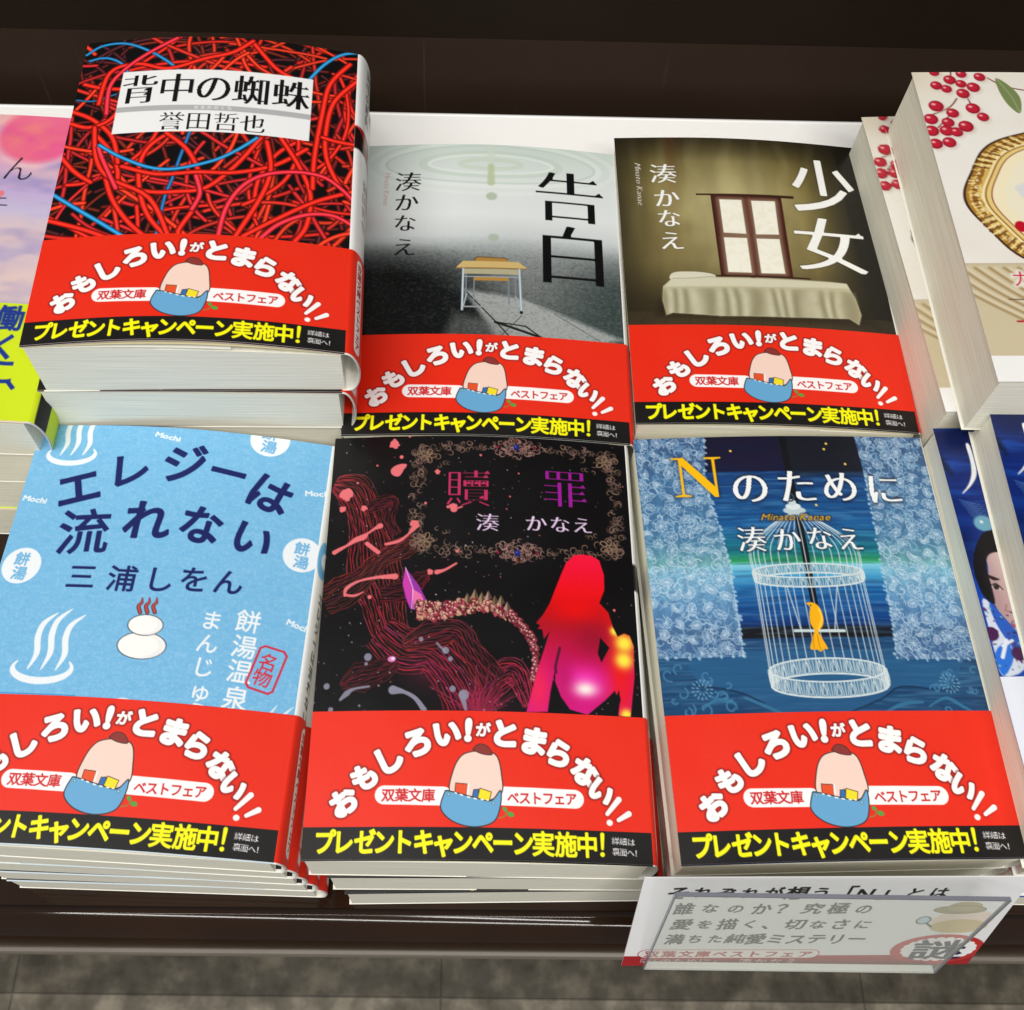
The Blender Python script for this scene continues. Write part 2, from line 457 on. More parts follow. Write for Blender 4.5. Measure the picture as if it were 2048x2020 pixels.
# ------------------------------------------------------------------ the covers (mm, u to the right and v down from the top left corner)
CW, CH = 105.0, 103.6
def cover_cords():
    s = Sheet(CW, CH, 0.25, (16, 12, 14))
    g = random.Random(3)
    def cord(P, w, c, tube=0.88): s.line(P, w, c, 1, 5, tube=tube, soft=0.3)
    for k in range(300):
        x, y = g.uniform(-8, 113), g.uniform(-8, 110); a = g.uniform(0, 6.28); turn = g.uniform(-0.16, 0.16)
        P = []
        for i in range(g.randint(6, 13)):
            P.append((x, y)); a += turn + g.uniform(-0.08, 0.08); x += 4.6 * math.cos(a); y += 4.6 * math.sin(a)
        f = (k / 300) ** 1.1
        base = g.choice([(120, 26, 24), (96, 24, 30), (80, 30, 38), (130, 36, 22)]) if f < 0.45 else g.choice([(226, 34, 22), (205, 40, 28), (232, 52, 26), (190, 30, 34)])
        lum = 0.62 + 0.46 * f
        if 70 < y < 100 and 30 < x < 62 and f > 0.4 and g.random() < 0.6: continue
        cord(P, g.uniform(1.7, 2.3), tuple(min(255, q * lum) for q in base))
    RD, PK, BL = (240, 36, 22), (238, 44, 62), (26, 136, 200)
    for P, c, w in (([(0.6, 6.8), (6.2, 2.4), (15.4, 2.1), (25.3, 7.4), (34.5, 15.2), (40.5, 22.5)], BL, 1.7), ([(2.3, 10.4), (8.7, 9.6), (15.4, 13.7), (19.5, 21.3)], BL, 1.5),
                    ([(45.8, 51.9), (43.6, 65.0), (42.0, 75.7), (40.3, 85.2), (39.4, 103.5)], (24, 110, 176), 1.6), ([(0.7, 32.1), (7.7, 33.5), (15.5, 30.7)], (24, 100, 150), 1.2)):
        cord(P, w, c)
    for P in ([(38.1, 53.0), (31.7, 59.8), (29.4, 69.6), (31.5, 83.1), (36.0, 94.4), (43.1, 103.5)], [(37.3, 53.0), (45.3, 61.0), (50.6, 71.6), (52.3, 82.1), (50.8, 90.6), (46.8, 100.7), (48.5, 104.3)],
              [(9.4, 49.9), (17.6, 60.8), (21.8, 71.0), (22.3, 79.7)], [(0.2, 38.4), (8.5, 43.6), (17.3, 53.7), (21.3, 67.1)], [(22.9, 78.8), (34.5, 82.2), (44.1, 82.3), (54.2, 80.1), (63.5, 68.6), (71.4, 53.6)],
              [(23.0, 69.1), (36.2, 73.7), (50.7, 72.6), (63.8, 72.0), (77.3, 66.6), (88.0, 56.5)], [(78.5, 52.4), (86.4, 66.9), (90.6, 79.7), (89.9, 93.9), (86.3, 101.9)], [(102.1, 6.7), (95.0, 19.9), (92.8, 36.7), (91.0, 59.9), (91.1, 75.7)],
              [(104.7, 16.2), (96.9, 29.3), (94.6, 44.7), (95.2, 59.0), (100.0, 71.8), (105.3, 79.5)], [(0.5, 44.7), (7.6, 47.6), (15.2, 44.3), (19.7, 34.3)], [(2.4, 23.7), (9.7, 26.8), (16.7, 28.1)], [(66.3, 102.1), (73.5, 82.7), (76.0, 68.8), (73.7, 55.2)],
              [(15.2, 64.5), (20.6, 82.4), (27.9, 94.9), (35.7, 103.4)], [(9.9, 47.9), (13.0, 64.3), (19.5, 74.7), (34.8, 85.1), (43.8, 103.5)], [(64.7, 1.7), (73.9, 14.8), (80.1, 19.1)], [(64.7, 1.1), (57.7, 8.3), (47.7, 12.4), (34.1, 18.0), (21.6, 14.4), (11.5, 18.3), (9.5, 35.3)],
              [(-0.9, 92.5), (13.3, 98.4), (23.6, 103.7)], [(-3.9, 57.1), (5.2, 69.3), (12.6, 75.9)], [(68.9, 101.8), (80.3, 91.9), (92.1, 82.2), (105.1, 74.6)], [(105.1, 50.6), (97.8, 50.2), (93.4, 49.2)]):
        cord(P, 2.5, RD)
    for P in ([(60.4, 103.6), (61.9, 89.8), (66.4, 78.9), (73.5, 72.2), (84.4, 68.8), (94.3, 69.2), (100.8, 73.6), (105.2, 78.5)], [(74.9, 101.9), (80.5, 94.7), (89.6, 88.8), (98.6, 87.5), (105.6, 90.8)], [(35.5, 0.6), (25.4, 8.5), (17.4, 16.7), (12.6, 26.0), (13.3, 41.0)],
              [(22.3, 79.7), (15.2, 64.5), (12.9, 58.3)], [(50.4, 90.6), (52.4, 83.0), (50.2, 74.5)]):
        cord(P, 2.3, PK)
    cord([(13.1, 57.4), (21.6, 64.1), (33.0, 70.2), (42.9, 71.1), (55.0, 67.0), (62.9, 61.3), (70.0, 53.8)], 1.9, (34, 148, 212))
    cord([(-0.5, 80.3), (8.8, 87.8), (18.3, 95.2), (29.0, 103.6)], 2.1, (34, 148, 212))
    cord([(86.8, 19.7), (92.3, 9.4), (98.9, 1.9), (105.8, -0.8)], 1.8, (34, 148, 212))
    (x0, y0), (x1, y1), (x2, y2), (x3, y3) = [(17.0, 19.4), (88.4, 18.2), (88.8, 51.5), (16.6, 52.7)]
    xa, xb, ya, yb = 16.8, 88.6, 18.8, 52.2
    s.fill([(xa, ya), (xb, ya), (xb, yb), (xa, yb)], (244, 244, 244))
    ym = 39.6
    s.fill([(xa, ym - 1.4), (xb, ym - 1.4), (xb, ym + 1.4), (xa, ym + 1.4)], (182, 182, 184))
    s.row('せなかのくも', (46.7, 39.5), (58.9, 39.3), 1.9, 2.0, (246, 246, 246), weight=0.01)
    yt = 28.7
    for ch, x in zip('背中の蜘蛛', (24.3, 38.4, 52.2, 66.2, 80.9)):
        s.type(ch, x, yt, 14.4, 17.2, (20, 18, 20), thin=0.016, weight=0.024, serif=ch != 'の')
    ya2 = 46.6
    for ch, x in zip('誉田哲也', (38.3, 48.3, 58.3, 68.0)):
        s.type(ch, x, ya2, 9.8, 10.4, (20, 18, 20), thin=0.018, weight=0.014, serif=True)
    return s

def cover_desk():
    s = Sheet(CW, CH, 0.25, (215, 224, 218))
    n1 = s.noise(30, 1, octv=3); n2 = s.noise(0.55, 5, sx=1.4, octv=2)
    s.mix(s.all(), np.ones_like(s.X), s.vgrad([(0, (204, 216, 208)), (22, (222, 229, 226)), (40, (226, 231, 230)), (52, (206, 212, 212)), (62, (140, 146, 146)), (74, (92, 97, 96)), (104, (70, 78, 76))]))
    # dark floor at the left, under and beside the desk
    k = np.clip((s.Y - 55 - 4 * np.exp(-((s.X - 52) / 22) ** 2)) / 34, 0, 1) * np.clip(1.28 - s.X / 62, 0, 1)
    s.mix(s.all(), np.clip(k * 1.9, 0, 0.97), (8, 11, 11))
    k = np.clip((s.Y - 56) / 26, 0, 1) * np.clip((s.X - 72) / 34, 0, 1)
    s.mix(s.all(), np.clip(k * 0.9, 0, 0.75), (52, 66, 64))
    s.glow(66, 74, 18, 20, (168, 172, 170), 0.45)
    s.fill([(42.5, 79.9), (66.9, 84.1), (81.4, 90.7), (104.8, 100.2), (91.5, 105.2), (57.3, 105.5)], (176, 180, 178), 0.85, soft=2.5)
    s.fill([(39.3, 91.5), (55.2, 95.4), (61.4, 105.3), (34.3, 106.1)], (120, 124, 122), 0.55, soft=5)
    s.mix(s.all(), np.clip((s.Y - 50) / 14, 0, 1) * 0.16 * np.clip((n2 - 0.5) * 3, 0, 1), (176, 182, 180))
    s.mix(s.all(), np.clip((s.Y - 50) / 14, 0, 1) * 0.18 * np.clip((0.5 - n2) * 3, 0, 1), (20, 24, 24))
    # rings of water and the falling drops
    c = (52.4, 11.6)
    for rx, ry, w, a, col in ((46, 12.5, 2.6, 0.35, (240, 246, 242)), (44, 11, 1.2, 0.35, (178, 196, 184)), (29, 6.5, 3.0, 0.45, (188, 206, 190)), (26, 5.4, 1.4, 0.5, (240, 246, 242)), (52, 17, 2.0, 0.3, (238, 243, 241)), (13, 2.6, 2.2, 0.3, (186, 200, 170))):
        s.ring(c[0], c[1], rx, ry, w, col, a)
    s.line([(52.4, -0.1), (52.6, 12.6)], 3.4, (206, 218, 204), 0.7, 0, soft=1.2)
    s.line([(52.6, 12.6), (52.7, 22.4)], 3.2, (186, 198, 160), 0.85, 0, taper=[0.8, 0.7, 1.0], soft=1.0)
    s.ell(*(53.0, 30.0), 2.3, 2.2, (178, 190, 170), 0.9, soft=0.8); s.ell(*(54.1, 52.8), 2.2, 2.1, (172, 184, 168), 0.9, soft=0.8)
    # floor joints
    s.line([(43.7, 81.2), (55.9, 96.2), (60.4, 102.1)], 0.5, (10, 10, 10), 0.9, 0); s.line([(55.2, 95.8), (73.0, 102.3)], 1.1, (14, 16, 14), 0.9, 0)
    s.line([(55.2, 95.8), (66.9, 97.2), (73.0, 102.3)], 0.6, (20, 22, 20), 0.9, 0); s.line([(57.3, 102.6), (65.5, 92.1)], 0.35, (60, 62, 60), 0.8, 0); s.line([(66.9, 84.1), (104.9, 98.1)], 0.35, (70, 80, 78), 0.7, 0)
    s.line([(78.0, 90.2), (97.1, 102.8)], 0.3, (50, 60, 58), 0.7, 0)
    s.line([(42.1, 92.3), (42.1, 102.7)], 1.6, (58, 60, 60), 0.5, 0, soft=1)
    # chair, then desk
    WD, WD2, MT = (170, 128, 62), (206, 178, 116), (158, 172, 182)
    for P in ([(46.7, 74.8), (46.7, 87.4)], [(60.2, 74.6), (60.5, 86.7)], [(63.0, 69.9), (63.1, 84.8)], [(43.5, 70.7), (43.6, 85.2)]): s.line(P, 0.6, (120, 132, 142), 1, 0)
    s.fill([(46.5, 66.1), (47.0, 63.8), (48.1, 63.2), (58.7, 63.5), (60.0, 64.0), (60.4, 66.5)], WD); s.line([(46.5, 66.1), (47.0, 63.8), (48.1, 63.2), (58.7, 63.5), (60.0, 64.0)], 0.4, (96, 68, 36), 1, 0)
    s.fill([(46.4, 73.4), (60.2, 73.4), (60.4, 75.2), (46.6, 75.4)], (176, 134, 62))
    s.fill([(42.1, 65.4), (64.1, 65.2), (67.3, 67.9), (67.1, 68.8), (39.5, 69.3), (39.7, 68.4)], WD2); s.line([(39.6, 69.1), (67.1, 68.6)], 0.55, (146, 112, 60), 1, 0)
    s.fill([(42.3, 69.5), (64.4, 69.1), (64.1, 71.8), (42.7, 72.1)], (176, 170, 138))
    s.line([(42.3, 73.5), (64.4, 73.1)], 0.45, MT, 1, 0)
    for P in ([(42.3, 69.5), (42.3, 91.2)], [(64.5, 69.0), (65.3, 90.6)]): s.line(P, 0.95, MT, 1, 0); s.line(P, 0.3, (220, 228, 232), 1, 0); s.ell(*P[1], 0.7, 0.8, (30, 30, 30))
    for P in ([(43.9, 82.1), (42.7, 88.8)], [(63.1, 83.0), (64.7, 87.8)]): s.line(P, 0.6, MT, 1, 0)
    s.line([(42.8, 88.6), (64.7, 88.3)], 0.7, (150, 158, 160), 1, 0)
    # type
    c1 = (85.4, 27.8); c2 = (86.2, 59.7)
    s.fit('告', [(c1[0] - 13.8, c1[1] - 14.4), (c1[0] + 13.8, c1[1] + 14.4)], (14, 14, 15), thin=0.02, weight=0.014, serif=True)
    s.fit('白', [(c2[0] - 11.8, c2[1] - 16.2), (c2[0] + 11.8, c2[1] + 15.6)], (12, 12, 13), thin=0.02, weight=0.016, serif=True)
    for ch, p, z in zip('湊かなえ', [(18.2, 21.7), (17.9, 33.5), (17.9, 44.9), (18.3, 57.9)], (11.8, 10.8, 10.2, 10.6)): s.type(ch, *p, z * 0.98, z, (18, 18, 20), thin=0.012, weight=0.016)
    s.latin('Minato Kanae', (9.0, 16.3), (9.4, 35.2), 3.4, (206, 150, 128), thin=0.02, skew=0.2)
    return s

def cover_window():
    s = Sheet(CW, CH, 0.25, (120, 106, 62))
    n1 = s.noise(26, 2, octv=3); n2 = s.noise(5, 9, sy=5, octv=2)
    s.mix(s.all(), np.ones_like(s.X), s.vgrad([(0, (62, 52, 26)), (14, (104, 92, 48)), (30, (140, 124, 70)), (70, (126, 112, 66)), (90, (66, 56, 34)), (96, (58, 48, 32)), (104, (74, 62, 42))]))
    s.glow(46, 44, 26, 32, (214, 204, 154), 0.85); s.mix(s.all(), 0.16 * np.clip(np.sin((s.X - 46) * 0.5 + s.Y * 0.02 + 3 * s.noise(14, 77)) , 0, 1) * np.clip(1 - s.Y / 70, 0, 1), (230, 220, 170))
    s.mix(s.all(), np.clip((n1 - 0.5) * 1.2, 0, 0.25), (84, 70, 34))
    s.mix(s.all(), 0.22 * n2, (40, 34, 20))
    s.mix(s.all(), np.clip((16 - s.X) / 20, 0, 1) * 0.85, (38, 34, 24))
    s.mix(s.all(), np.clip((s.X - 78) / 18, 0, 1) * 0.9, (30, 28, 21))
    s.mix(s.all(), np.clip((14 - s.Y) / 18, 0, 1) * 0.72, (30, 26, 18))
    s.mix(s.all(), np.exp(-((s.X - 24 + s.Y * 0.05) / 3) ** 2) * np.clip(1 - s.Y / 60, 0, 1) * 0.35, (96, 50, 26))
    s.fill([(95, 0), (105, 0), (105, 104), (97, 104)], (26, 24, 19), 0.8, soft=2)
    s.mix(s.all(), ((s.Y > 95.5).astype(float)) * 0.5, (70, 58, 40))
    for k in range(11): s.line([(8 + 9 * k, 96), (3 + 9.6 * k, 104)], 0.25, (40, 32, 22), 0.6, 0)
    s.fill([(14, 90), (95, 92), (98, 99), (12, 97)], (34, 28, 18), 0.75, soft=5)
    # window
    FR = (72, 34, 26)
    s.fill([(38.3, 33.5), (67.9, 32.7), (67.2, 77.1), (38.4, 77.5)], FR)
    s.line([(38.3, 33.5), (38.4, 77.5)], 0.3, (40, 18, 14), 1, 0); s.line([(53.5, 33.8), (50.9, 77.5)], 2.0, (86, 42, 32), 1, 0)
    for P in ([(41.6, 36.1), (50.8, 36.1), (50.8, 54.8), (41.6, 54.5)], [(54.9, 36.3), (64.9, 36.0), (64.3, 54.4), (54.8, 54.9)], [(41.4, 57.1), (50.8, 57.1), (50.7, 75.4), (41.3, 75.4)], [(54.7, 57.2), (64.2, 56.9), (64.2, 75.2), (54.5, 75.5)]):
        s.line(P + [P[0]], 2.6, (250, 240, 200), 0.35, 0, soft=2.2); s.fill(P, (246, 243, 228))
        sl = s.sl(min(p[0] for p in P), max(p[0] for p in P), min(p[1] for p in P), max(p[1] for p in P), 0)
        q = s.noise(1.6, 21, octv=2)[sl]; inside = (s.a[sl][..., 2] > 190)
        s.mix(sl, inside * np.clip((q - 0.48) * 1.1, 0, 0.3), (228, 222, 188))
    s.fill([(32.1, 33.0), (73.3, 32.3), (73.2, 33.9), (32.2, 33.9)], (58, 34, 24)); s.line([(35.4, 77.5), (73.9, 77.1)], 0.8, (54, 32, 24), 1, 0)
    # bed with its sheet
    s.fill([(14.8, 82.9), (18.3, 79.2), (35.3, 78.6), (58.8, 78.6), (82.1, 78.1), (88.8, 78.2), (91.4, 85.7), (92.3, 93.8), (90.5, 98.8), (87.0, 96.1), (77.1, 96.7), (63.2, 97.3), (36.1, 97.7), (17.5, 96.2), (15.1, 97.3), (14.1, 89.9)], (190, 184, 152))
    s.fill([(18.3, 79.2), (35.3, 78.2), (82.1, 77.9), (88.8, 78.2), (89.5, 80.6), (58.3, 82.4), (15.8, 83.1)], (214, 210, 184), 0.9, soft=0.8)
    bed = np.array([(14.7, 84.2), (91.7, 82.5), (92.3, 93.8), (90.5, 98.8), (87.0, 96.1), (77.1, 96.7), (63.2, 97.3), (36.1, 97.7), (17.5, 96.2), (15.1, 97.3), (14.1, 89.9)])
    mk_ = np.clip(0.5 - poly_sdf([bed], s.X.ravel(), s.Y.ravel()).reshape(s.X.shape) / 1.5, 0, 1)
    fx = s.X * 0.9 + 3.2 * s.noise(9, 41, sy=2) + (s.Y - 84) * 0.05 * np.sin(s.X * 0.4); fold = 0.5 + 0.5 * np.sin(fx * 1.1 + 2.0 * np.sin(s.X * 0.31)); low = np.clip((s.Y - 77) / 10, 0, 1)
    s.mix(s.all(), mk_ * low * 0.75 * fold ** 2, (138, 132, 102)); s.mix(s.all(), mk_ * low * 0.6 * (1 - fold) ** 3, (218, 214, 192)); s.mix(s.all(), mk_ * 0.4 * s.noise(5, 43, octv=3), (150, 144, 114))
    s.fill([(17.9, 77.6), (20.5, 75.6), (28.7, 75.5), (34.8, 76.6), (35.5, 78.2), (27.1, 79.0), (18.8, 79.5)], (218, 214, 192), n=5); s.line([(18.9, 78.9), (27.1, 78.7), (35.0, 77.7)], 0.35, (150, 142, 112), 0.8)
    # type
    W = (248, 248, 244)
    hl = (1.0, (40, 34, 20), 0.35)
    c1 = (86.9, 25.1); c2 = (85.3, 58.0)
    s.fit('少', [(c1[0] - 13.3, c1[1] - 14.7), (c1[0] + 13.3, c1[1] + 14.7)], W, thin=0.0, weight=0.016, halo=hl)
    s.fit('女', [(c2[0] - 14.3, c2[1] - 14.8), (c2[0] + 14.3, c2[1] + 14.8)], W, thin=0.014, weight=0.022, serif=True, halo=hl)
    for ch, p, z in zip('湊かなえ', [(19.5, 21.4), (19.8, 35.5), (20.0, 46.7), (20.1, 58.9)], (12, 11.4, 10.6, 11)): s.type(ch, *p, z * 0.98, z, W, thin=0.01, weight=0.018, halo=(0.5, (40, 34, 20), 0.3))
    s.latin('Minato Kanae', (8.9, 15.3), (8.9, 39.8), 3.6, (232, 230, 220), thin=0.022, skew=0.35)
    return s

def cover_springs():
    s = Sheet(CW, CH + 1, 0.25, (118, 184, 226))
    f = s.noise(0.55, 4, octv=2); f2 = s.noise(0.7, 8, sx=3)
    s.mix(s.all(), np.clip((f - 0.5) * 1.5, 0, 0.3), (170, 210, 238)); s.mix(s.all(), np.clip((f2 - 0.55) * 1.2, 0, 0.22), (96, 168, 216))
    WH, NV, SK = (240, 243, 246), (10, 24, 92), (112, 178, 222)
    def mark(c, k, cut=0):
        cx, cy = c
        t = np.radians(np.linspace(-28, 208, 30))
        s.line([(cx + 9.6 * k * math.cos(a), cy + 4.4 * k * math.sin(a)) for a in t], 2.0 * k, WH, 0.96, 0, taper=[0.25, 0.9, 1.15, 1.2, 1.15, 0.9, 0.25])
        for j, (dx, h) in enumerate(((-4.6, 19), (-0.2, 20.5), (4.6, 18.5))):
            bx = cx + dx * k
            s.line([(bx, cy + 0.6 * k), (bx + 1.6 * k, cy - h * 0.25 * k), (bx + 0.6 * k, cy - h * 0.55 * k), (bx + 1.4 * k, cy - h * 0.8 * k), (bx + 5.2 * k, cy - h * k)], 1.9 * k, WH, 0.96, 8, taper=[0.2, 1, 1.1, 0.95, 0.15])
    mark((24.2, 93.1), 1.0); mark((14.0, 12.3), 0.9)
    def disc(c, r):
        s.ell(*c, r, r, WH, 0.96)
        s.type('餅', c[0] - 0.3, c[1] - r * 0.38, r * 0.8, r * 0.78, SK, rot=5, weight=0.03); s.type('湯', c[0], c[1] + r * 0.42, r * 0.8, r * 0.78, SK, rot=5, weight=0.03)
    disc((83.0, 1.2), 7.0); disc((7.6, 57.0), 6.7); disc((100.1, 45.7), 6.5); s.ell(*(52.2, 107.6), 5.8, 5.8, WH, 0.96)
    for a, b in (((862, 152), (1000, 184)), ((122, 468), (258, 498)), ((1680, 446), (1830, 442)), ((1578, 1160), (1715, 1210))):
        pa, pb = E(*a), E(*b)
        s.latin('Mochi', pa, pb, 2.9, WH, weight=0.03)
    s.mix(s.all(), 0.0 * s.X, WH)
    for ch, p, z, a in (('エ', (19.9, 26.2), 16.5, -17), ('レ', (36.3, 18.6), 15.5, -8), ('ジ', (55.3, 14.5), 16.5, -7), ('ー', (70.8, 16.7), 14.5, 9), ('は', (86.2, 23.4), 16.0, 20),
                        ('流', (26.0, 43.5), 18.5, -4), ('れ', (46.7, 38.1), 16.5, 0), ('な', (65.1, 38.5), 15.5, 8), ('い', (82.9, 41.7), 15.0, 16)):
        s.type(ch, *p, z, z, NV, rot=a, weight=0.03 if ch not in '流' else 0.016)
    for ch, p in zip('三浦しをん', [(29.3, 60.6), (43.0, 60.7), (55.2, 60.2), (66.5, 59.2), (77.6, 58.9)]): s.type(ch, *p, 10.2, 10.0, NV, weight=0.016)
    # two round rice cakes with curls of steam, plain
    for x in (778, 818, 858): 
        P = [(-16.9, -5.4), (-16.8, -5.3)]
        a = E(x, 1130); b = E(x - 8, 1095); c = E(x + 10, 1075); d = E(x + 12, 1050)
        s.line([a, b, c, d], 1.3, (40, 20, 20), 1, taper=[1, 1, 0.8, 0.3]); s.line([a, b, c, d], 0.8, (196, 70, 60), 1, taper=[1, 1, 0.8, 0.3])
    for c, rx, ry in (((54.2, 84.0), 7.6, 4.5), ((54.0, 76.9), 5.5, 3.5)):
        s.ell(*c, rx + 0.25, ry + 0.25, (30, 30, 36)); s.ell(*c, rx, ry, (246, 246, 244)); s.ell(c[0] + rx * 0.3, c[1] + 0.2, rx * 0.62, ry * 0.85, (228, 228, 228), 0.6, soft=1.2); s.ell(c[0] - rx * 0.1, c[1], rx * 0.82, ry * 0.86, (246, 246, 244), 0.9, soft=0.6)
    for ch, p in zip('餅湯温泉', [(86.2, 72.2), (86.3, 81.2), (86.2, 89.7), (86.2, 98.8)]): s.type(ch, *p, 8.2, 8.4, WH, weight=0.01, rot=3)
    for ch, p in zip('まんじゅう', [(74.6, 73.2), (74.6, 81.3), (74.7, 89.4), (75.2, 97.6), (75.2, 104.6)]): s.type(ch, *p, 7.2, 7.4, WH, weight=0.008, rot=3)
    RS = (206, 36, 60)
    s.line([(92.8, 80.2), (99.0, 81.5), (100.0, 82.9), (97.2, 95.3), (95.9, 96.2), (89.6, 94.7), (88.6, 93.4), (91.4, 81.0), (92.8, 80.2)], 0.75, RS, 0.95, 0)
    s.type('名', *(94.5, 85.6), 6.2, 6.2, RS, weight=0.01, rot=12); s.type('物', *(93.4, 91.1), 6.2, 6.2, RS, weight=0.01, rot=12)
    s.line([(10.4, 101.8), (37.0, 102.0), (37.6, 105.8)], 0.35, (40, 140, 205), 1, 0)
    s.line([(97.0, 103.5), (99.3, 99.6)], 1.0, WH, 0.9, 0, taper=[1, 0.2]); s.line([(101.4, 102.9), (104.3, 99.6)], 1.0, WH, 0.9, 0, taper=[1, 0.2])
    return s
def cover_jewels():
    s = Sheet(CW, CH, 0.25, (10, 8, 10))
    g = random.Random(11)
    # hatched ribbons of deep red
    def ribbon(P, wid, n, col, seed):
        q = random.Random(seed); P = smooth_path(P, 6); T = np.gradient(P, axis=0); T /= np.linalg.norm(T, axis=1)[:, None] + 1e-9
        N = np.stack([-T[:, 1], T[:, 0]], 1); W = np.interp(np.linspace(0, 1, len(P)), np.linspace(0, 1, len(wid)), wid)
        s.fill(np.concatenate([P + N * W[:, None], (P - N * W[:, None])[::-1]]), (17, 6, 8), 0.85)
        for k in range(n):
            f = -1 + 2 * k / (n - 1); w = 0.22 * np.sin(np.arange(len(P)) * 0.7 + k * 1.9) + 0.12 * np.sin(np.arange(len(P)) * 1.9 + k)
            Q = P + N * (W * f + w)[:, None]
            s.line(Q, 0.34, tuple(min(255, c * q.uniform(0.75, 1.35)) for c in col), 0.95, 0, taper=[q.choice([0.35, 0.7, 1.0, 1.2]) for _ in range(max(6, 2 * len(P)))])
    RB = (138, 40, 50)
    ribbon([(1.3, 19.0), (8.2, 22.3), (12.6, 31.4), (15.2, 42.4), (17.1, 53.7), (20.1, 63.3), (23.0, 74.0), (28.3, 83.2)], (3, 7, 6, 6.5, 9, 9, 7, 6, 6), 16, RB, 1)
    ribbon([(0.7, 64.2), (6.8, 61.0), (13.4, 55.7), (18.7, 49.5), (25.5, 45.5), (30.5, 42.7)], (5, 6, 4, 3, 4, 3), 12, (110, 34, 42), 2)
    ribbon([(20.0, 75.3), (28.2, 81.9), (36.7, 82.6), (42.9, 88.3), (47.7, 95.7), (51.4, 103.6)], (6, 8, 7, 7, 8, 9), 15, (160, 40, 66), 3)
    ribbon([(8.4, 93.6), (14.2, 91.2), (20.7, 88.8), (26.0, 85.7)], (1.2, 5, 4, 2), 10, (96, 26, 34), 4)
    ribbon([(52.5, 101.7), (56.0, 94.3), (61.4, 89.2), (65.0, 90.3), (68.4, 100.1)], (3, 4.5, 5, 4, 2), 12, (150, 40, 66), 5)
    ribbon([(28.2, 80.0), (36.6, 76.8), (45.0, 75.4), (48.7, 80.6), (52.4, 85.6), (57.2, 91.8)], (2, 5, 4, 4, 4, 5), 12, (120, 34, 48), 6)
    ribbon([(13.2, 29.2), (17.6, 27.2), (22.2, 26.5), (20.5, 33.1), (24.0, 39.7)], (2, 2.5, 2, 2.5, 1.5), 7, (110, 32, 40), 7)
    ribbon([(19.4, 62.0), (27.4, 60.8), (32.3, 56.7), (35.3, 55.4)], (3, 4, 3, 1), 9, (92, 26, 34), 8)
    fan = (52.5, 104.2)
    for k in range(46):
        a = R(-152 + 124 * k / 45); L = 15 + 4.5 * math.sin(k * 0.8) + g.uniform(-1.5, 1.5); bend = g.uniform(-0.12, 0.12)
        s.line([(fan[0] + r * math.cos(a + bend * r / L), fan[1] + r * math.sin(a + bend * r / L)) for r in np.linspace(2, L, 7)], 0.3, g.choice([(130, 38, 60), (150, 50, 76), (100, 28, 44)]), 0.9, 2, taper=[1.2, 0.5, 1, 0.5, 0.9, 0.4, 0.8])
    s.glow((36.9, 88.9)[0], (36.9, 88.9)[1], 8, 6, (190, 40, 96), 0.28); s.glow(*(51.9, 100.5), 9, 7, (180, 24, 80), 0.35)
    # jewelled frame of scrolls
    GD = [(132, 108, 88), (104, 82, 72), (146, 112, 102), (90, 70, 60)]
    def scroll(x, y, r, a, d, c):
        P = []
        for k in range(13):
            t = k / 12; rr = r * (1 - 0.72 * t); th = a + d * t * 4.4
            P.append((x + rr * math.cos(th), y + rr * math.sin(th)))
        s.line(P, 0.24, c, 0.95, 3, taper=[0.5, 1.4, 1.1, 0.8])
    L, T_, Rr, B_ = (29.3, 3.8)[0], (65.3, 4.0)[1], (101.3, 3.4)[0], (64.8, 46.4)[1]
    def sym(fn):
        fn(1, 1); fn(-1, 1); fn(1, -1); fn(-1, -1)
    cx, cy, hw, hh = (L + Rr) / 2, (T_ + B_) / 2, (Rr - L) / 2, (B_ - T_) / 2
    for sx, sy in ((1, 1), (-1, 1), (1, -1), (-1, -1)):
        q = random.Random(31)
        X = lambda u: cx + sx * u
        Y = lambda v: cy + sy * v
        for k in range(44):                                   # corner blossoms
            u = hw - abs(q.gauss(0, 5.2)); v = hh - abs(q.gauss(0, 4.6))
            scroll(X(u), Y(v), q.uniform(0.8, 2.0), q.uniform(0, 6.3) * sx, sx * sy * q.choice([1, -1]), q.choice(GD))
        for k in range(5):
            a = k * 1.257
            s.ring(X(hw - 4.6) + 1.7 * math.cos(a), Y(hh - 4.4) + 1.7 * math.sin(a), 1.25, 0.8, 0.3, (150, 120, 96), 1, math.degrees(a))
        for k in range(34):                                   # centre cartouche
            u = abs(q.gauss(0, 5.0)); v = hh - q.uniform(-3.2, 5.2) * max(0.25, 1 - u / 14)
            scroll(X(u), Y(v), q.uniform(0.7, 1.8), q.uniform(0, 6.3) * sx, sx * sy * q.choice([1, -1]), q.choice([(160, 118, 110), (134, 98, 90), (172, 132, 124)]))
        for k in range(26):                                   # runs between
            u = q.uniform(10, hw - 9); scroll(X(u), Y(hh - q.uniform(-1.4, 1.6)), q.uniform(0.8, 1.5), q.uniform(0, 6.3), q.choice([1, -1]), q.choice(GD))
        for k in range(30):
            v = q.uniform(0, hh - 6); scroll(X(hw - q.uniform(-1.2, 3.2)), Y(v), q.uniform(0.8, 1.6), q.uniform(0, 6.3), q.choice([1, -1]), q.choice(GD))
    for v in (T_ + 0.2, B_): s.ell(cx, v, 0.95, 1.25, (20, 30, 120)); s.ell(cx - 0.2, v - 0.3, 0.35, 0.4, (70, 90, 190)); s.ell(cx - 6.6, v, 0.6, 0.6, (120, 24, 44)); s.ell(cx + 6.6, v, 0.6, 0.6, (120, 24, 44)); s.ell(cx, v + (3 if v > cy else -3), 0.4, 0.8, (120, 50, 30))
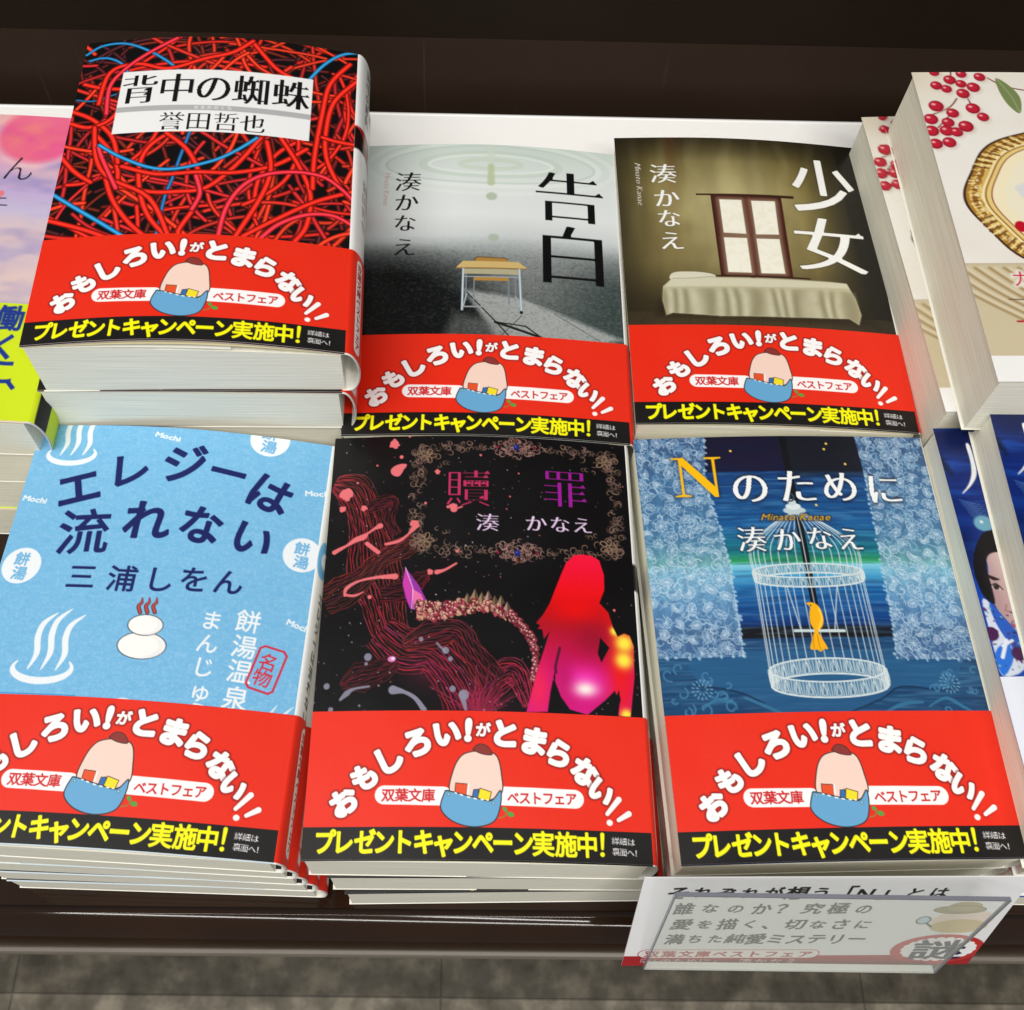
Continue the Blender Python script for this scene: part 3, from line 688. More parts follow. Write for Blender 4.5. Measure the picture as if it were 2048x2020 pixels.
    # crystal and the curve of beads
    s.fill([(27.5, 52.4), (32.3, 59.1), (34.5, 63.5), (35.7, 66.9), (33.2, 67.9), (29.8, 67.7), (27.9, 63.5), (26.7, 58.0)], (150, 50, 160)); s.fill([(27.5, 52.4), (29.9, 60.1), (29.5, 67.2), (26.8, 58.7)], (200, 60, 170)); s.fill([(29.9, 60.1), (33.1, 62.2), (35.1, 67.2), (30.8, 67.2)], (232, 110, 170)); s.line([(27.5, 52.4), (30.3, 60.1), (30.1, 67.2)], 0.3, (240, 190, 235), 0.9, 0)
    C = smooth_path([(32.6, 67.5), (38.8, 67.9), (45.5, 66.5), (52.3, 65.4), (58.4, 66.9), (64.0, 70.4), (68.8, 76.1), (70.8, 82.5), (70.3, 91.4)], 14)
    for k, p in enumerate(C):
        t = k / len(C); spread = 4.6 * (1 - t) + 0.9
        for j in range(int(5 * (1 - t) + 2)):
            x = p[0] + g.uniform(-0.8, 0.8); y = p[1] + g.uniform(-0.75, 1) * spread * 0.7; r = g.uniform(0.6, 1.15) if t < 0.55 else g.uniform(0.75, 1.0)
            b = g.choice([(150, 50, 64), (178, 76, 86), (120, 34, 52), (206, 150, 130), (96, 30, 30), (190, 150, 120)] if t < 0.6 else [(150, 52, 66), (128, 40, 54), (172, 84, 92)])
            if t < 0.55 and g.random() < 0.5:
                a = g.uniform(0, 6.3); s.fill([(x + r * 1.2 * math.cos(a + q), y + r * 1.2 * math.sin(a + q)) for q in (0, 2.1, 4.0)], b)
            else:
                s.ell(x, y, r, r, (40, 10, 16)); s.ell(x, y, r * 0.88, r * 0.88, b); s.ell(x - r * 0.25, y - r * 0.3, r * 0.3, r * 0.3, (240, 200, 196), 0.9)
    for k in range(7):
        p = C[int(34 + k * 5)]; x, y = p[0], p[1] - 2.6 - (k % 2)
        s.fill([(x - 1.2, y + 1.2), (x, y - 1.6), (x + 1.2, y + 1.0), (x, y + 2)], g.choice([(150, 130, 96), (176, 140, 130), (120, 96, 70)])); s.fill([(x, y - 1.6), (x + 1.2, y + 1.0), (x, y + 2)], (84, 62, 52))
    # splashes
    PK, GY = (228, 112, 118), (140, 138, 158)
    for zx, zy, r in ((510, 78, 25), (548, 150, 11), (592, 42, 7), (418, 190, 6), (250, 340, 30), (347, 415, 15), (232, 415, 16), (560, 200, 14), (740, 235, 13), (700, 770, 14), (376, 895, 11), (845, 662, 9), (824, 422, 18), (620, 512, 22), (312, 278, 7), (970, 150, 7), (1172, 246, 5), (1108, 437, 4), (1126, 370, 5), (676, 402, 8), (1688, 1268, 9), (1686, 960, 7), (1464, 1002, 4), (1358, 1044, 5)):
        p = H(zx, zy); s.ell(*p, r * 0.062, r * 0.066, PK); 
        if r > 12:
            for j in range(7):
                a = g.uniform(0, 6.3); s.ell(p[0] + r * 0.062 * math.cos(a), p[1] + r * 0.066 * math.sin(a), r * 0.02, r * 0.02, PK)
    s.fill([(20.8, 14.0), (22.5, 12.2), (25.5, 11.6), (25.3, 14.2), (23.7, 16.7), (21.4, 16.0)], PK, n=4); s.fill([(3.3, 22.7), (6.2, 20.9), (7.9, 23.1), (5.7, 24.9), (3.8, 24.1)], PK, n=4)
    s.line([(2.9, 46.1), (4.8, 44.9), (6.9, 43.7), (10.0, 41.5), (12.5, 40.5), (14.0, 39.1), (16.2, 37.4), (18.1, 36.3)], 1.5, PK, 1, taper=[1.1, 0.9, 0.6, 1.3, 1.5, 0.5, 0.6, 1.4]); s.line([(20.4, 43.4), (24.8, 42.3), (27.9, 39.8), (30.3, 36.6)], 1.2, PK, 1, taper=[0.8, 1, 0.6, 1.8])
    s.line([(13.9, 43.0), (16.6, 45.3), (17.9, 46.4)], 1.5, PK); s.line([(7.5, 62.3), (8.0, 59.6), (12.2, 57.0), (18.4, 55.8), (24.1, 55.6)], 1.1, PK, 1, taper=[0.7, 1.2, 0.7, 1, 2.0]); s.line([(7.5, 62.0), (10.7, 62.4), (13.7, 61.1)], 0.9, PK, 1, taper=[1, 1, 0.4]); s.line([(38.1, 54.1), (40.9, 53.2), (44.6, 50.8)], 1.1, PK, 1, taper=[1.6, 0.8, 0.6])
    for zx, zy, r in ((367, 1218, 20), (652, 1130, 12), (783, 1192, 18), (808, 1238, 13), (143, 1368, 16), (820, 1398, 16), (880, 1430, 26), (357, 1254, 9), (280, 1135, 4), (262, 1098, 4), (320, 1478, 6), (165, 1495, 13), (424, 1373, 5), (484, 1305, 5)):
        s.ell(*H(zx, zy), r * 0.062, r * 0.066, GY, 0.9)
    s.line([(25.2, 95.4), (28.8, 96.1), (32.4, 98.2), (35.2, 101.9)], 1.5, GY, 0.95, taper=[2.0, 0.8, 0.9, 1.2]); s.line([(8.4, 98.5), (10.4, 96.4), (12.7, 94.9), (17.4, 94.1)], 1.2, GY, 0.9, taper=[0.6, 1.6, 0.7, 0.6]); s.line([(38.8, 79.6), (41.5, 82.6)], 0.8, GY, 0.8); s.line([(47.2, 96.9), (48.4, 101.8)], 1.6, GY, 0.9, taper=[1.4, 0.5])
    for k in range(260):
        x, y = g.uniform(0, 105), g.uniform(0, 103); s.ell(x, y, g.uniform(0.1, 0.25), g.uniform(0.1, 0.25), g.choice([(200, 110, 116), (170, 160, 170), (210, 200, 205)]), g.uniform(0.4, 1))
    s.ell(*(24.3, 85.0), 1.3, 1.0, (214, 130, 190)); s.ell(*(24.7, 84.8), 0.6, 0.5, (246, 220, 240))
    # glowing figure seen from behind
    hair = [(87.9, 45.6), (84.7, 46.1), (81.9, 49.1), (79.9, 54.0), (78.0, 58.9), (75.9, 64.5), (73.6, 68.6), (71.2, 71.7), (72.6, 72.6), (71.6, 73.7), (73.2, 73.9), (73.7, 77.2), (75.6, 74.5)]
    fig = hair + [(73.6, 81.0), (71.0, 88.8), (69.1, 96.4), (67.5, 102.2), (74.3, 101.8), (75.4, 94.9), (77.0, 87.9), (79.1, 80.8), (77.2, 87.3), (77.0, 91.7), (78.7, 96.6), (81.5, 100.7), (87.1, 102.2), (93.1, 97.0), (96.3, 93.7), (97.7, 97.4), (97.0, 102.1), (101.0, 102.1), (103.1, 88.9), (103.5, 78.0), (102.4, 74.4), (100.6, 73.7), (98.3, 75.0), (96.9, 71.8), (95.6, 66.6), (92.7, 63.3), (94.6, 58.5), (94.8, 52.9), (93.4, 47.4), (90.8, 45.9)]
    sl = s.all()
    F = np.clip(0.5 - poly_sdf([np.array(fig)], s.X.ravel(), s.Y.ravel()).reshape(s.X.shape) / 0.3, 0, 1)
    img = s.vgrad([(44, (248, 22, 66)), (52, (240, 14, 50)), (60, (236, 12, 24)), (66, (190, 10, 18)), (72, (176, 14, 34)), (80, (192, 12, 66)), (90, (206, 10, 110)), (102, (214, 20, 130))])
    def gl(p, rx, ry, c, a):
        k = a * np.exp(-(((s.X - p[0]) / rx) ** 2 + ((s.Y - p[1]) / ry) ** 2)); img[:] += (np.array(c, float) - img) * k[..., None]
    gl((98.7, 84.1), 4.5, 22, (240, 20, 16), 0.9); gl((71.5, 93.8), 4, 9, (244, 40, 80), 0.8); gl((84.6, 66.0), 9, 5, (250, 10, 10), 0.7); gl((90.4, 76.9), 7, 6, (130, 8, 40), 0.5)
    for p, r in (((100.4, 77.2), 3.0), ((99.9, 83.2), 2.8), ((97.5, 73.1), 1.6), ((99.7, 101.6), 1.8)): gl(p, r, r, (255, 236, 70), 1.0); gl(p, r * 0.8, r * 0.8, (255, 236, 70), 0.8)
    gl((86.1, 90.6), 7, 4.5, (250, 60, 190), 0.8); gl((86.6, 93.7), 4.2, 2.6, (255, 240, 236), 1.0); gl((80.1, 90.3), 3.5, 8, (180, 10, 90), 0.6)
    s.mix(sl, F, img)
    for P in ([(92.4, 75.7), (95.3, 79.1), (92.4, 84.4), (91.3, 81.3)], [(97.7, 93.4), (98.1, 96.8), (96.8, 101.1), (95.5, 98.1)]): s.fill(P, (10, 8, 14))
    s.line([(78.8, 80.1), (77.3, 86.3), (77.4, 88.5)], 0.9, (60, 20, 40), 0.8)
    # type
    c1, c2 = (48.3, 21.5), (82.3, 20.4)
    s.fit('贖', [(c1[0] - 7.7, c1[1] - 7.4), (c1[0] + 7.7, c1[1] + 7.4)], (190, 46, 96), thin=0.018, weight=0.0, serif=True)
    s.fit('罪', [(c2[0] - 7.6, c2[1] - 7.4), (c2[0] + 7.6, c2[1] + 7.4)], (156, 26, 150), thin=0.024, weight=0.0, serif=True)
    s.ell(*(43.4, 30.1), 1.2, 1.1, PK); s.ell(*(41.4, 29.1), 0.6, 0.6, PK); s.line([(43.4, 30.1), (46.2, 29.0)], 0.6, PK)
    for ch, p, z in zip('湊かなえ', [(55.2, 34.9), (71.9, 34.6), (80.2, 34.5), (88.1, 34.3)], (8.0, 7.6, 7.4, 7.4)): s.type(ch, *p, z * 1.05, z * 0.92, (226, 200, 232), thin=0.012, weight=0.012)
    return s

def cover_cage():
    s = Sheet(CW, CH, 0.25, (26, 46, 110))
    g = random.Random(13)
    s.mix(s.all(), np.ones_like(s.X), s.vgrad([(0, (24, 22, 44)), (12, (28, 24, 52)), (14.2, (22, 24, 50)), (14.8, (22, 62, 118)), (36, (26, 92, 152)), (46, (24, 120, 130)), (49.4, (44, 150, 90)), (50.2, (90, 190, 160)),
        (51, (130, 204, 226)), (54, (74, 166, 208)), (60, (32, 104, 168)), (70, (18, 66, 132)), (73, (14, 46, 104)), (73.4, (22, 24, 30)), (77, (22, 22, 28)), (77.4, (30, 70, 112)), (88, (34, 84, 124)), (104, (24, 66, 106))]))
    n = s.noise(0.6, 5, sx=16, octv=2); n2 = s.noise(0.9, 6, sx=12)
    s.mix(s.all(), np.clip((n - 0.5) * 1.0, 0, 0.22) * (s.Y > 14.5), (130, 180, 214)); s.mix(s.all(), np.clip((0.5 - n2) * 1.0, 0, 0.25), (10, 28, 70))
    s.fill([(52.5, 0.3), (80.3, 0.1), (80.3, 15.7), (54.3, 16.8)], (24, 28, 32), 0.7, soft=3)
    s.line([(53.6, 0.3), (54.2, 43.8), (54.1, 66.9)], 2.5, (18, 18, 22), 0.95, 0)
    for p in [(34.1, 6.0), (69.3, 3.2), (68.1, 5.5), (74.8, 11.6), (61.3, 28.2)]: s.ell(*p, 0.45, 0.45, (246, 206, 90))
    # table below the window and its ornament
    s.fill([(16.9, 82.1), (91.6, 83.2), (96.7, 91.7), (92.3, 95.3), (77.9, 93.9), (70.1, 98.0), (55.3, 104.0), (38.6, 103.7), (29.1, 96.6), (21.4, 94.3), (12.3, 92.6), (11.2, 90.5)], (38, 92, 138), 0.7, n=5)
    s.line([(11.2, 90.5), (12.3, 92.6), (21.4, 94.3), (29.0, 97.3), (38.6, 103.7)], 0.6, (16, 44, 76), 0.8); s.line([(96.7, 91.7), (92.3, 95.3), (77.8, 94.2), (70.0, 98.3), (55.3, 104.0)], 0.6, (16, 44, 76), 0.8)
    OR = (66, 120, 160)
    def curl(x, y, r, a, d, c, w=0.6):
        s.line([(x + r * (1 - 0.75 * k / 9) * math.cos(a + d * k / 2.1), y + r * (1 - 0.75 * k / 9) * math.sin(a + d * k / 2.1)) for k in range(10)], w, c, 0.85, 3)
    for k in range(26):
        x = g.choice([g.uniform(1, 22), g.uniform(86, 104)]); curl(x, g.uniform(81, 103), g.uniform(1.2, 2.8), g.uniform(0, 6), g.choice([1, -1]), OR)
    for cx, cy in ((13, 94), (94, 93)):
        for ring, m in ((1.6, 9), (3.0, 15)):
            for k in range(m):
                a = 6.283 * k / m; s.ell(cx + ring * math.cos(a), cy + ring * math.sin(a), 0.55, 0.28, (110, 158, 188), 0.8, math.degrees(a))
    for P in ([(12.6, 100.2), (17.0, 97.6), (22.2, 98.5), (23.2, 100.5)], [(85.4, 100.8), (91.6, 98.0), (96.6, 100.8), (100.2, 102.9)], [(26.3, 97.2), (32.6, 100.1), (38.1, 103.0)], [(68.9, 103.5), (76.5, 100.1), (83.6, 99.4)]): s.line(P, 1.3, (56, 122, 160), 0.75, taper=[0.4, 1, 0.5])
    # lace curtains
    Lc = [(-1.7, -1.3), (25.7, -0.7), (23.5, 18.6), (24.7, 27.0), (26.4, 36.9), (27.7, 48.0), (28.0, 58.8), (28.2, 72.3), (28.1, 83.4), (-0.5, 83.1), (-1.5, 42.3)]; Rc = [(80.3, -0.4), (105.6, -0.1), (107.7, 43.4), (109.0, 84.9), (77.9, 84.8), (79.2, 71.5), (79.6, 59.4), (80.3, 45.4), (80.7, 29.2), (80.9, 14.9)]
    Lc = [(-1, Lc[0][1] - 1)] + Lc[1:9] + [(-1, Lc[9][1])]; Rc = [(Rc[0][0], -1), (106, -1), (106, Rc[3][1])] + Rc[4:]
    for Cn, seed in ((Lc, 1), (Rc, 2)):
        q = random.Random(seed); A = np.array(Cn)
        D = poly_sdf([A], s.X.ravel(), s.Y.ravel()).reshape(s.X.shape); Mk = np.clip(0.5 - D / 0.3, 0, 1)
        back = s.a.copy()
        s.mix(s.all(), 0.78 * np.ones_like(s.X), s.vgrad([(0, (62, 98, 144)), (40, (76, 122, 160)), (50, (120, 176, 186)), (52, (140, 196, 220)), (66, (104, 152, 194)), (78, (74, 108, 152))]))
        fold = 0.5 + 0.5 * np.sin(s.X * 1.3 + 0.06 * s.Y + 2 * n2); s.mix(s.all(), 0.35 * fold, (34, 62, 104))
        net = ((np.sin(s.X * 8 + s.Y * 8) * np.sin(s.Y * 8 - s.X * 8)) > 0.15); s.mix(s.all(), 0.2 * net, (150, 186, 212))
        lo, hi = A.min(0), A.max(0); spots = []
        def inside(x, y): return poly_sdf([A], np.array([x]), np.array([y]))[0]
        for k in range(1500):
            p = np.array((q.uniform(max(0, lo[0]), min(105, hi[0])), q.uniform(max(0, lo[1]), hi[1])))
            if inside(*p) < 0.8 and all(np.hypot(*(p - r)) > 4.4 for r in spots): spots.append(p)
        for k in range(900):                                   # stems and leaves
            x, y = q.uniform(max(0, lo[0]), min(105, hi[0])), q.uniform(0, hi[1]); a = q.uniform(0, 6.3)
            if inside(x, y) > 0.6: continue
            c = q.choice([(178, 206, 224), (146, 186, 212), (204, 224, 236), (120, 164, 198)])
            if k % 3 == 0: curl(x, y, q.uniform(1.0, 2.4), a, q.choice([1, -1]), c, q.uniform(0.3, 0.6))
            elif k % 3 == 1:
                b = a + q.uniform(-0.8, 0.8); s.line([(x, y), (x + 1.6 * math.cos(a), y + 1.6 * math.sin(a)), (x + 1.6 * math.cos(a) + 1.6 * math.cos(b), y + 1.6 * math.sin(a) + 1.6 * math.sin(b))], q.uniform(0.25, 0.5), c, 0.8, 4, taper=[0.4, 1, 0.4])
            else: s.ell(x, y, q.uniform(0.7, 1.2), q.uniform(0.3, 0.55), c, 0.6, math.degrees(a)); s.line([(x - 0.9 * math.cos(a), y - 0.9 * math.sin(a)), (x + 0.9 * math.cos(a), y + 0.9 * math.sin(a))], 0.18, (60, 98, 140), 0.9, 0)
        for p in spots:
            r = q.uniform(1.5, 2.4); m = q.randint(8, 12); a0 = q.uniform(0, 6); sq = q.uniform(0.6, 1.0); tl = q.uniform(0, 3.1); span = q.choice([6.283, 6.283, 4.2])
            def at(a, k): 
                x, y = k * math.cos(a), k * sq * math.sin(a); return (p[0] + x * math.cos(tl) - y * math.sin(tl), p[1] + x * math.sin(tl) + y * math.cos(tl))
            s.ell(*p, r, r * sq, (96, 138, 178), 0.5, math.degrees(tl), soft=0.8)
            for k in range(m):
                a = a0 + span * k / m; s.line([at(a, 0.25), at(a, r * q.uniform(0.85, 1.1))], q.uniform(0.18, 0.28), (226, 238, 246), 0.85, 0)
            s.line([at(a0 + span * k / 24, r * (1.05 + 0.09 * math.cos(k * 2.1))) for k in range(25)], 0.26, (214, 230, 240), 0.8, 2)
        s.mix(s.all(), 0.22 + 0.25 * fold * n2, s.vgrad([(0, (66, 104, 150)), (40, (84, 132, 168)), (50, (120, 180, 184)), (54, (140, 196, 220)), (66, (100, 150, 194)), (78, (70, 106, 152))]))
        s.mix(s.all(), 1 - Mk, back)
        for k in range(len(A) - 1):
            if 1 <= k <= 8:
                for t in np.linspace(0, 1, 9)[:-1]:
                    p = A[k] + (A[k + 1] - A[k]) * t
                    if -0.5 < p[0] < 105.5: s.ell(p[0] + q.uniform(-.5, .5), p[1] + q.uniform(-.4, .4), q.uniform(0.4, 0.8), q.uniform(0.3, 0.6), (176, 206, 226), 0.75, q.uniform(0, 90))
    # bird cage
    WC = (214, 224, 226)
    tx, ty = (53.6, 31.3); rx0, rx1 = (35.4, 54.1)[0], (72.6, 54.5)[0]; bx0, bx1 = (35.4, 89.4)[0], (73.5, 90.0)[0]
    yr, yb = (53.8, 54.4)[1], (54.5, 88.8)[1]; cr, cb = (rx0 + rx1) / 2, (bx0 + bx1) / 2; hr, hb = (rx1 - rx0) / 2, (bx1 - bx0) / 2
    for k in range(19):
        f = math.cos(math.pi * (k + 0.5) / 19); x1 = cr + hr * f; x2 = cb + hb * f
        s.line([(tx + 2 * f, ty), (tx + (x1 - tx) * 0.55, ty + 5), (x1 - 0.02 * f, ty + 13), (x1, yr)], 0.34, WC, 0.85)
        s.line([(x1, yr), (x2, yb)], 0.34, WC, 0.8, 0)
    def lace_ring(cx, cy, rx, ry, h, under=None):
        for e in (-1, 1):
            t = np.linspace(0, math.pi, 50) * e
            up = [(cx + rx * math.cos(a), cy + ry * math.sin(a)) for a in t]; dn = [(x, y + h) for x, y in up]
            s.fill(up + dn[::-1], under or (84, 132, 156), 0.55)
            s.line(up, 0.5, WC, 1, 0); s.line(dn, 0.55, WC, 1, 0)
            for k in range(0, 13):
                a = math.pi * (k + 0.5) / 13 * e; x = cx + rx * math.cos(a); y = cy + ry * math.sin(a); w = rx * 0.12 * max(0.25, abs(math.sin(a)))
                for d in (-1, -0.5, 0, 0.5, 1): s.line([(x + d * w * 0.5, y + h), (x + d * w * 0.9, y + h * 0.4), (x + d * w * 1.1, y + 0.1)], 0.24, WC, 0.9)
                s.ring(x + w, y + h * 0.55, w * 0.4, h * 0.36, 0.25, WC, 0.9)
    lace_ring(cr, yr - 1.2, hr, 2.6, 3.4); lace_ring(cb, yb - 0.4, hb, 4.0, 5.2, (120, 156, 178))
    s.ell(tx - 0.4, ty - 1.0, 4.0, 1.5, (190, 206, 212)); s.ell(tx - 0.6, ty - 2.6, 2.7, 1.3, (220, 230, 232)); s.ell(tx - 0.8, ty - 4.2, 1.5, 1.2, (200, 214, 220)); s.ring(tx - 1.2, ty - 6.2, 1.4, 1.5, 0.6, (60, 70, 84))
    s.line([(46.0, 74.8), (62.4, 75.0)], 1.0, (200, 216, 220), 1, 0)
    for a, b in (((45.9, 59.3), (48.0, 74.3)), ((62.8, 59.5), (59.4, 74.4))):
        for t in np.linspace(0, 1, 22): s.ell(a[0] + (b[0] - a[0]) * t, a[1] + (b[1] - a[1]) * t, 0.26, 0.26, (210, 224, 230))
    YB = (246, 178, 20)
    s.fill([(51.3, 65.1), (53.1, 64.8), (55.0, 65.8), (56.0, 68.1), (56.1, 71.4), (55.2, 73.6), (53.7, 75.1), (54.4, 77.3), (55.8, 81.1), (54.4, 81.3), (53.3, 82.2), (52.2, 81.5), (50.2, 81.4), (50.2, 80.1), (51.7, 76.5), (52.4, 74.7), (51.5, 72.1), (51.8, 68.8), (52.4, 66.5)], YB, n=3)
    s.line([(51.7, 76.5), (51.2, 81.2)], 0.35, (206, 130, 10), 0.9, 0); s.line([(53.1, 76.5), (53.3, 81.6)], 0.35, (206, 130, 10), 0.9, 0); s.line([(55.2, 67.0), (55.6, 70.7), (53.9, 74.3)], 0.6, (255, 216, 80), 0.8); s.ell(*(52.7, 65.9), 0.25, 0.25, (40, 30, 20))
    # type
    hl = (1.6, (14, 20, 40), 0.75); W = (244, 246, 246)
    for ch, p, z in (('の', (39.0, 20.8), 14.5), ('た', (55.6, 20.5), 15.0), ('め', (71.1, 20.6), 14.0), ('に', (87.1, 21.4), 14.0)): s.type(ch, *p, z * 0.98, z, W, thin=0.012, weight=0.022, halo=hl)
    gd = (250, 190, 14); x0, y0 = (12.5, 8.3); w, h = 17.6, 15.8
    def N(P): return [(x0 + u * w, y0 + v * h) for u, v in P]
    for P in ([(0.0, 0.0), (0.24, 0.0), (0.86, 0.82), (0.86, 1.02), (0.78, 1.02), (0.14, 0.13), (0.14, 0.05), (0, 0.04)], [(0.14, 0.05), (0.19, 0.12), (0.19, 0.94), (0.32, 0.97), (0.32, 1.0), (0.0, 1.0), (0.0, 0.97), (0.14, 0.94)], [(0.66, 0.0), (1.0, 0.0), (1.0, 0.035), (0.87, 0.06), (0.86, 0.95), (0.81, 0.9), (0.81, 0.06), (0.66, 0.035)]):
        s.line(N(P) + N(P)[:1], 1.2, (20, 24, 44), 0.35, 0, soft=1.2)
    for P in ([(0.0, 0.0), (0.24, 0.0), (0.86, 0.82), (0.86, 1.02), (0.78, 1.02), (0.14, 0.13), (0.14, 0.05), (0, 0.04)], [(0.14, 0.05), (0.19, 0.12), (0.19, 0.94), (0.32, 0.97), (0.32, 1.0), (0.0, 1.0), (0.0, 0.97), (0.14, 0.94)], [(0.66, 0.0), (1.0, 0.0), (1.0, 0.035), (0.87, 0.06), (0.86, 0.95), (0.81, 0.9), (0.81, 0.06), (0.66, 0.035)]):
        s.fill(N(P), gd)
    for ch, p, z in zip('湊かなえ', [(36.7, 41.1), (48.8, 41.4), (60.2, 41.0), (70.8, 41.3)], (10.4, 10.0, 9.8, 9.8)): s.type(ch, *p, z, z, W, thin=0.01, weight=0.016, halo=(1.2, (14, 20, 40), 0.7))
    s.latin('Minato Kanae', (41.1, 32.9), (65.7, 33.1), 3.6, (206, 160, 40), skew=0.35, halo=(0.8, (14, 20, 40), 0.7), weight=0.01)
    return s

def cover_berries():
    s = Sheet(CW, 148, 0.33, (238, 234, 226))
    n = s.noise(20, 4, octv=3); s.mix(s.all(), np.clip((n - 0.4), 0, 0.5), (226, 216, 196))
    s.mix(s.all(), np.clip(1 - s.X / 18, 0, 1) * np.clip(1 - s.Y / 30, 0, 1) * 0.6, (214, 198, 166))
    g = random.Random(8)
    # plate with a gilt rim
    c = (56.6, 67.8); P0 = (7.9, 64.4)[0]; rx = c[0] - P0; ry = (17.1, 96.9)[1] - c[1] + 9
    def rim(k, wob):
        t = np.linspace(0, 2 * math.pi, 140, endpoint=False)
        return [(c[0] + rx * k * math.cos(a) * (1 + wob * math.cos(8 * a)), c[1] + ry * k * math.sin(a) * (1 + wob * math.cos(8 * a))) for a in t]
    for k, w, col in ((1.02, .02, (64, 40, 30)), (1.0, .02, (176, 128, 52)), (0.975, .02, (222, 190, 110)), (0.955, .02, (150, 100, 40)), (0.92, .02, (214, 178, 96)), (0.885, .02, (246, 232, 180)), (0.865, .018, (168, 116, 50)), (0.85, .018, (232, 206, 132)), (0.82, .015, (150, 84, 50)), (0.81, .015, (244, 232, 196)), (0.72, .01, (240, 232, 206))): s.fill(rim(k, w), col)
    for k in range(72):
        a = R(100 + 160 * k / 71); q = 0.955 + 0.012 * math.sin(k * 1.7); s.line([(c[0] + rx * (q + 0.03) * math.cos(a), c[1] + ry * (q + 0.03) * math.sin(a)), (c[0] + rx * (q - 0.02) * math.cos(a + 0.012), c[1] + ry * (q - 0.02) * math.sin(a + 0.012))], 0.5, g.choice([(252, 236, 176), (120, 76, 30), (92, 56, 24), (238, 208, 128)]), 0.8, 0)
    for k in range(26):
        a = R(104 + 152 * k / 25); x, y = c[0] + rx * 0.925 * math.cos(a), c[1] + ry * 0.925 * math.sin(a); s.ring(x, y, 1.1, 1.5, 0.5, g.choice([(250, 232, 166), (150, 102, 44)]), 0.8, math.degrees(a), 0, 220); s.ell(x - 0.3, y - 0.4, 0.5, 0.6, (255, 246, 210), 0.8, soft=0.4)
    for a in (152, 206, 132, 226):
        for j in range(7):
            b = R(a + j * 2.2); s.line([(c[0] + rx * 1.0 * math.cos(b), c[1] + ry * 1.0 * math.sin(b)), (c[0] + rx * 0.89 * math.cos(b + 0.03), c[1] + ry * 0.89 * math.sin(b + 0.03))], 0.8, (250, 230, 160) if j % 2 else (110, 66, 24), 0.85, 0)
    s.fill([(29.7, 59.2), (25.5, 61.3), (26.7, 65.4), (27.7, 67.4)], (220, 220, 220)); s.ell(*(23.4, 80.7), 2.2, 2.6, (190, 20, 40))
    # berries on their stalks
    for P in ([(14.5, 15.0), (10.3, 20.1), (1.6, 24.6)], [(11.9, 21.8), (4.2, 30.7)], [(18.6, 13.9), (19.5, 20.7)], [(15.2, -0.0), (13.8, 7.0)], [(28.8, 3.4), (34.2, 8.0), (41.6, 10.2)]): s.line(P, 0.6, (120, 60, 50), 1)
    for zx, zy, r in ((470, 125, 30), (520, 142, 28), (535, 98, 32), (590, 118, 28), (650, 135, 34), (600, 165, 34), (470, 225, 38), (550, 260, 32), (648, 238, 36), (698, 280, 30), (445, 288, 36), (528, 305, 32), (450, 345, 36), (522, 345, 36), (570, 352, 32), (615, 325, 38), (470, 408, 34), (535, 402, 34), (680, 85, 30), (460, 62, 26), (590, 70, 28)):
        p = BR(zx, zy); k = r * 0.075; s.ell(p[0] + 0.6, p[1] + 0.9, k * 1.1, k * 1.2, (206, 190, 176), 0.5, soft=1.5)
        s.ell(*p, k, k * 1.05, (150, 20, 42)); s.ell(p[0] - 0.1 * k, p[1] - 0.1 * k, k * 0.8, k * 0.85, (196, 36, 56), 0.9, soft=0.8); s.ell(p[0] - 0.3 * k, p[1] - 0.35 * k, k * 0.28, k * 0.22, (246, 190, 190), 0.9, soft=0.5)
    s.fill([(32.0, 3.4), (36.5, 8.0), (38.9, 14.8), (36.8, 23.0), (33.3, 18.3), (31.6, 10.4)], (120, 136, 84), n=5); s.line([(32.3, 4.0), (35.6, 13.7), (36.8, 22.2)], 0.35, (170, 176, 130), 0.9)
    # table cloth band with brown pleats, white strip, cream foot
    y1, y2, y3 = (6.2, 97.9)[1], (4.2, 137.2)[1], (0.1, 147.9)[1]
    ym = 138.5
    m = s.Y > y1; s.mix(s.all(), m * 1.0, (206, 192, 160))
    for k in range(9):
        x = 2 + k * 5.0 - 14; s.line([(x, y1 + 2), (x + 12, y1 + 14), (x + 34, y1 + 30), (x + 60, y1 + 46)], 1.1, (138, 106, 58), 0.6, soft=1.0)
        s.line([(x + 2, y1 + 2), (x + 14, y1 + 14), (x + 36, y1 + 30)], 0.9, (228, 216, 186), 0.7, soft=1.0)
    s.mix(s.all(), (s.Y < y1) * 0.0, (255, 255, 255))
    s.type('ガ', *(18.3, 104.6), 8, 8, (200, 40, 60), weight=0.0, halo=(1.5, (250, 250, 248), 0.9)); s.line([(11.4, 113.8), (18.6, 114.0)], 0.4, (80, 70, 60), 1, 0); s.line([(12.1, 123.3), (17.0, 123.3)], 0.8, (180, 40, 50), 1, 0)
    s.mix(s.all(), (s.Y > y2 + 0.5) * 1.0, (244, 243, 240))
    s.line([(-1, y1), (106, y1)], 0.3, (150, 130, 100), 0.7, 0)
    return s

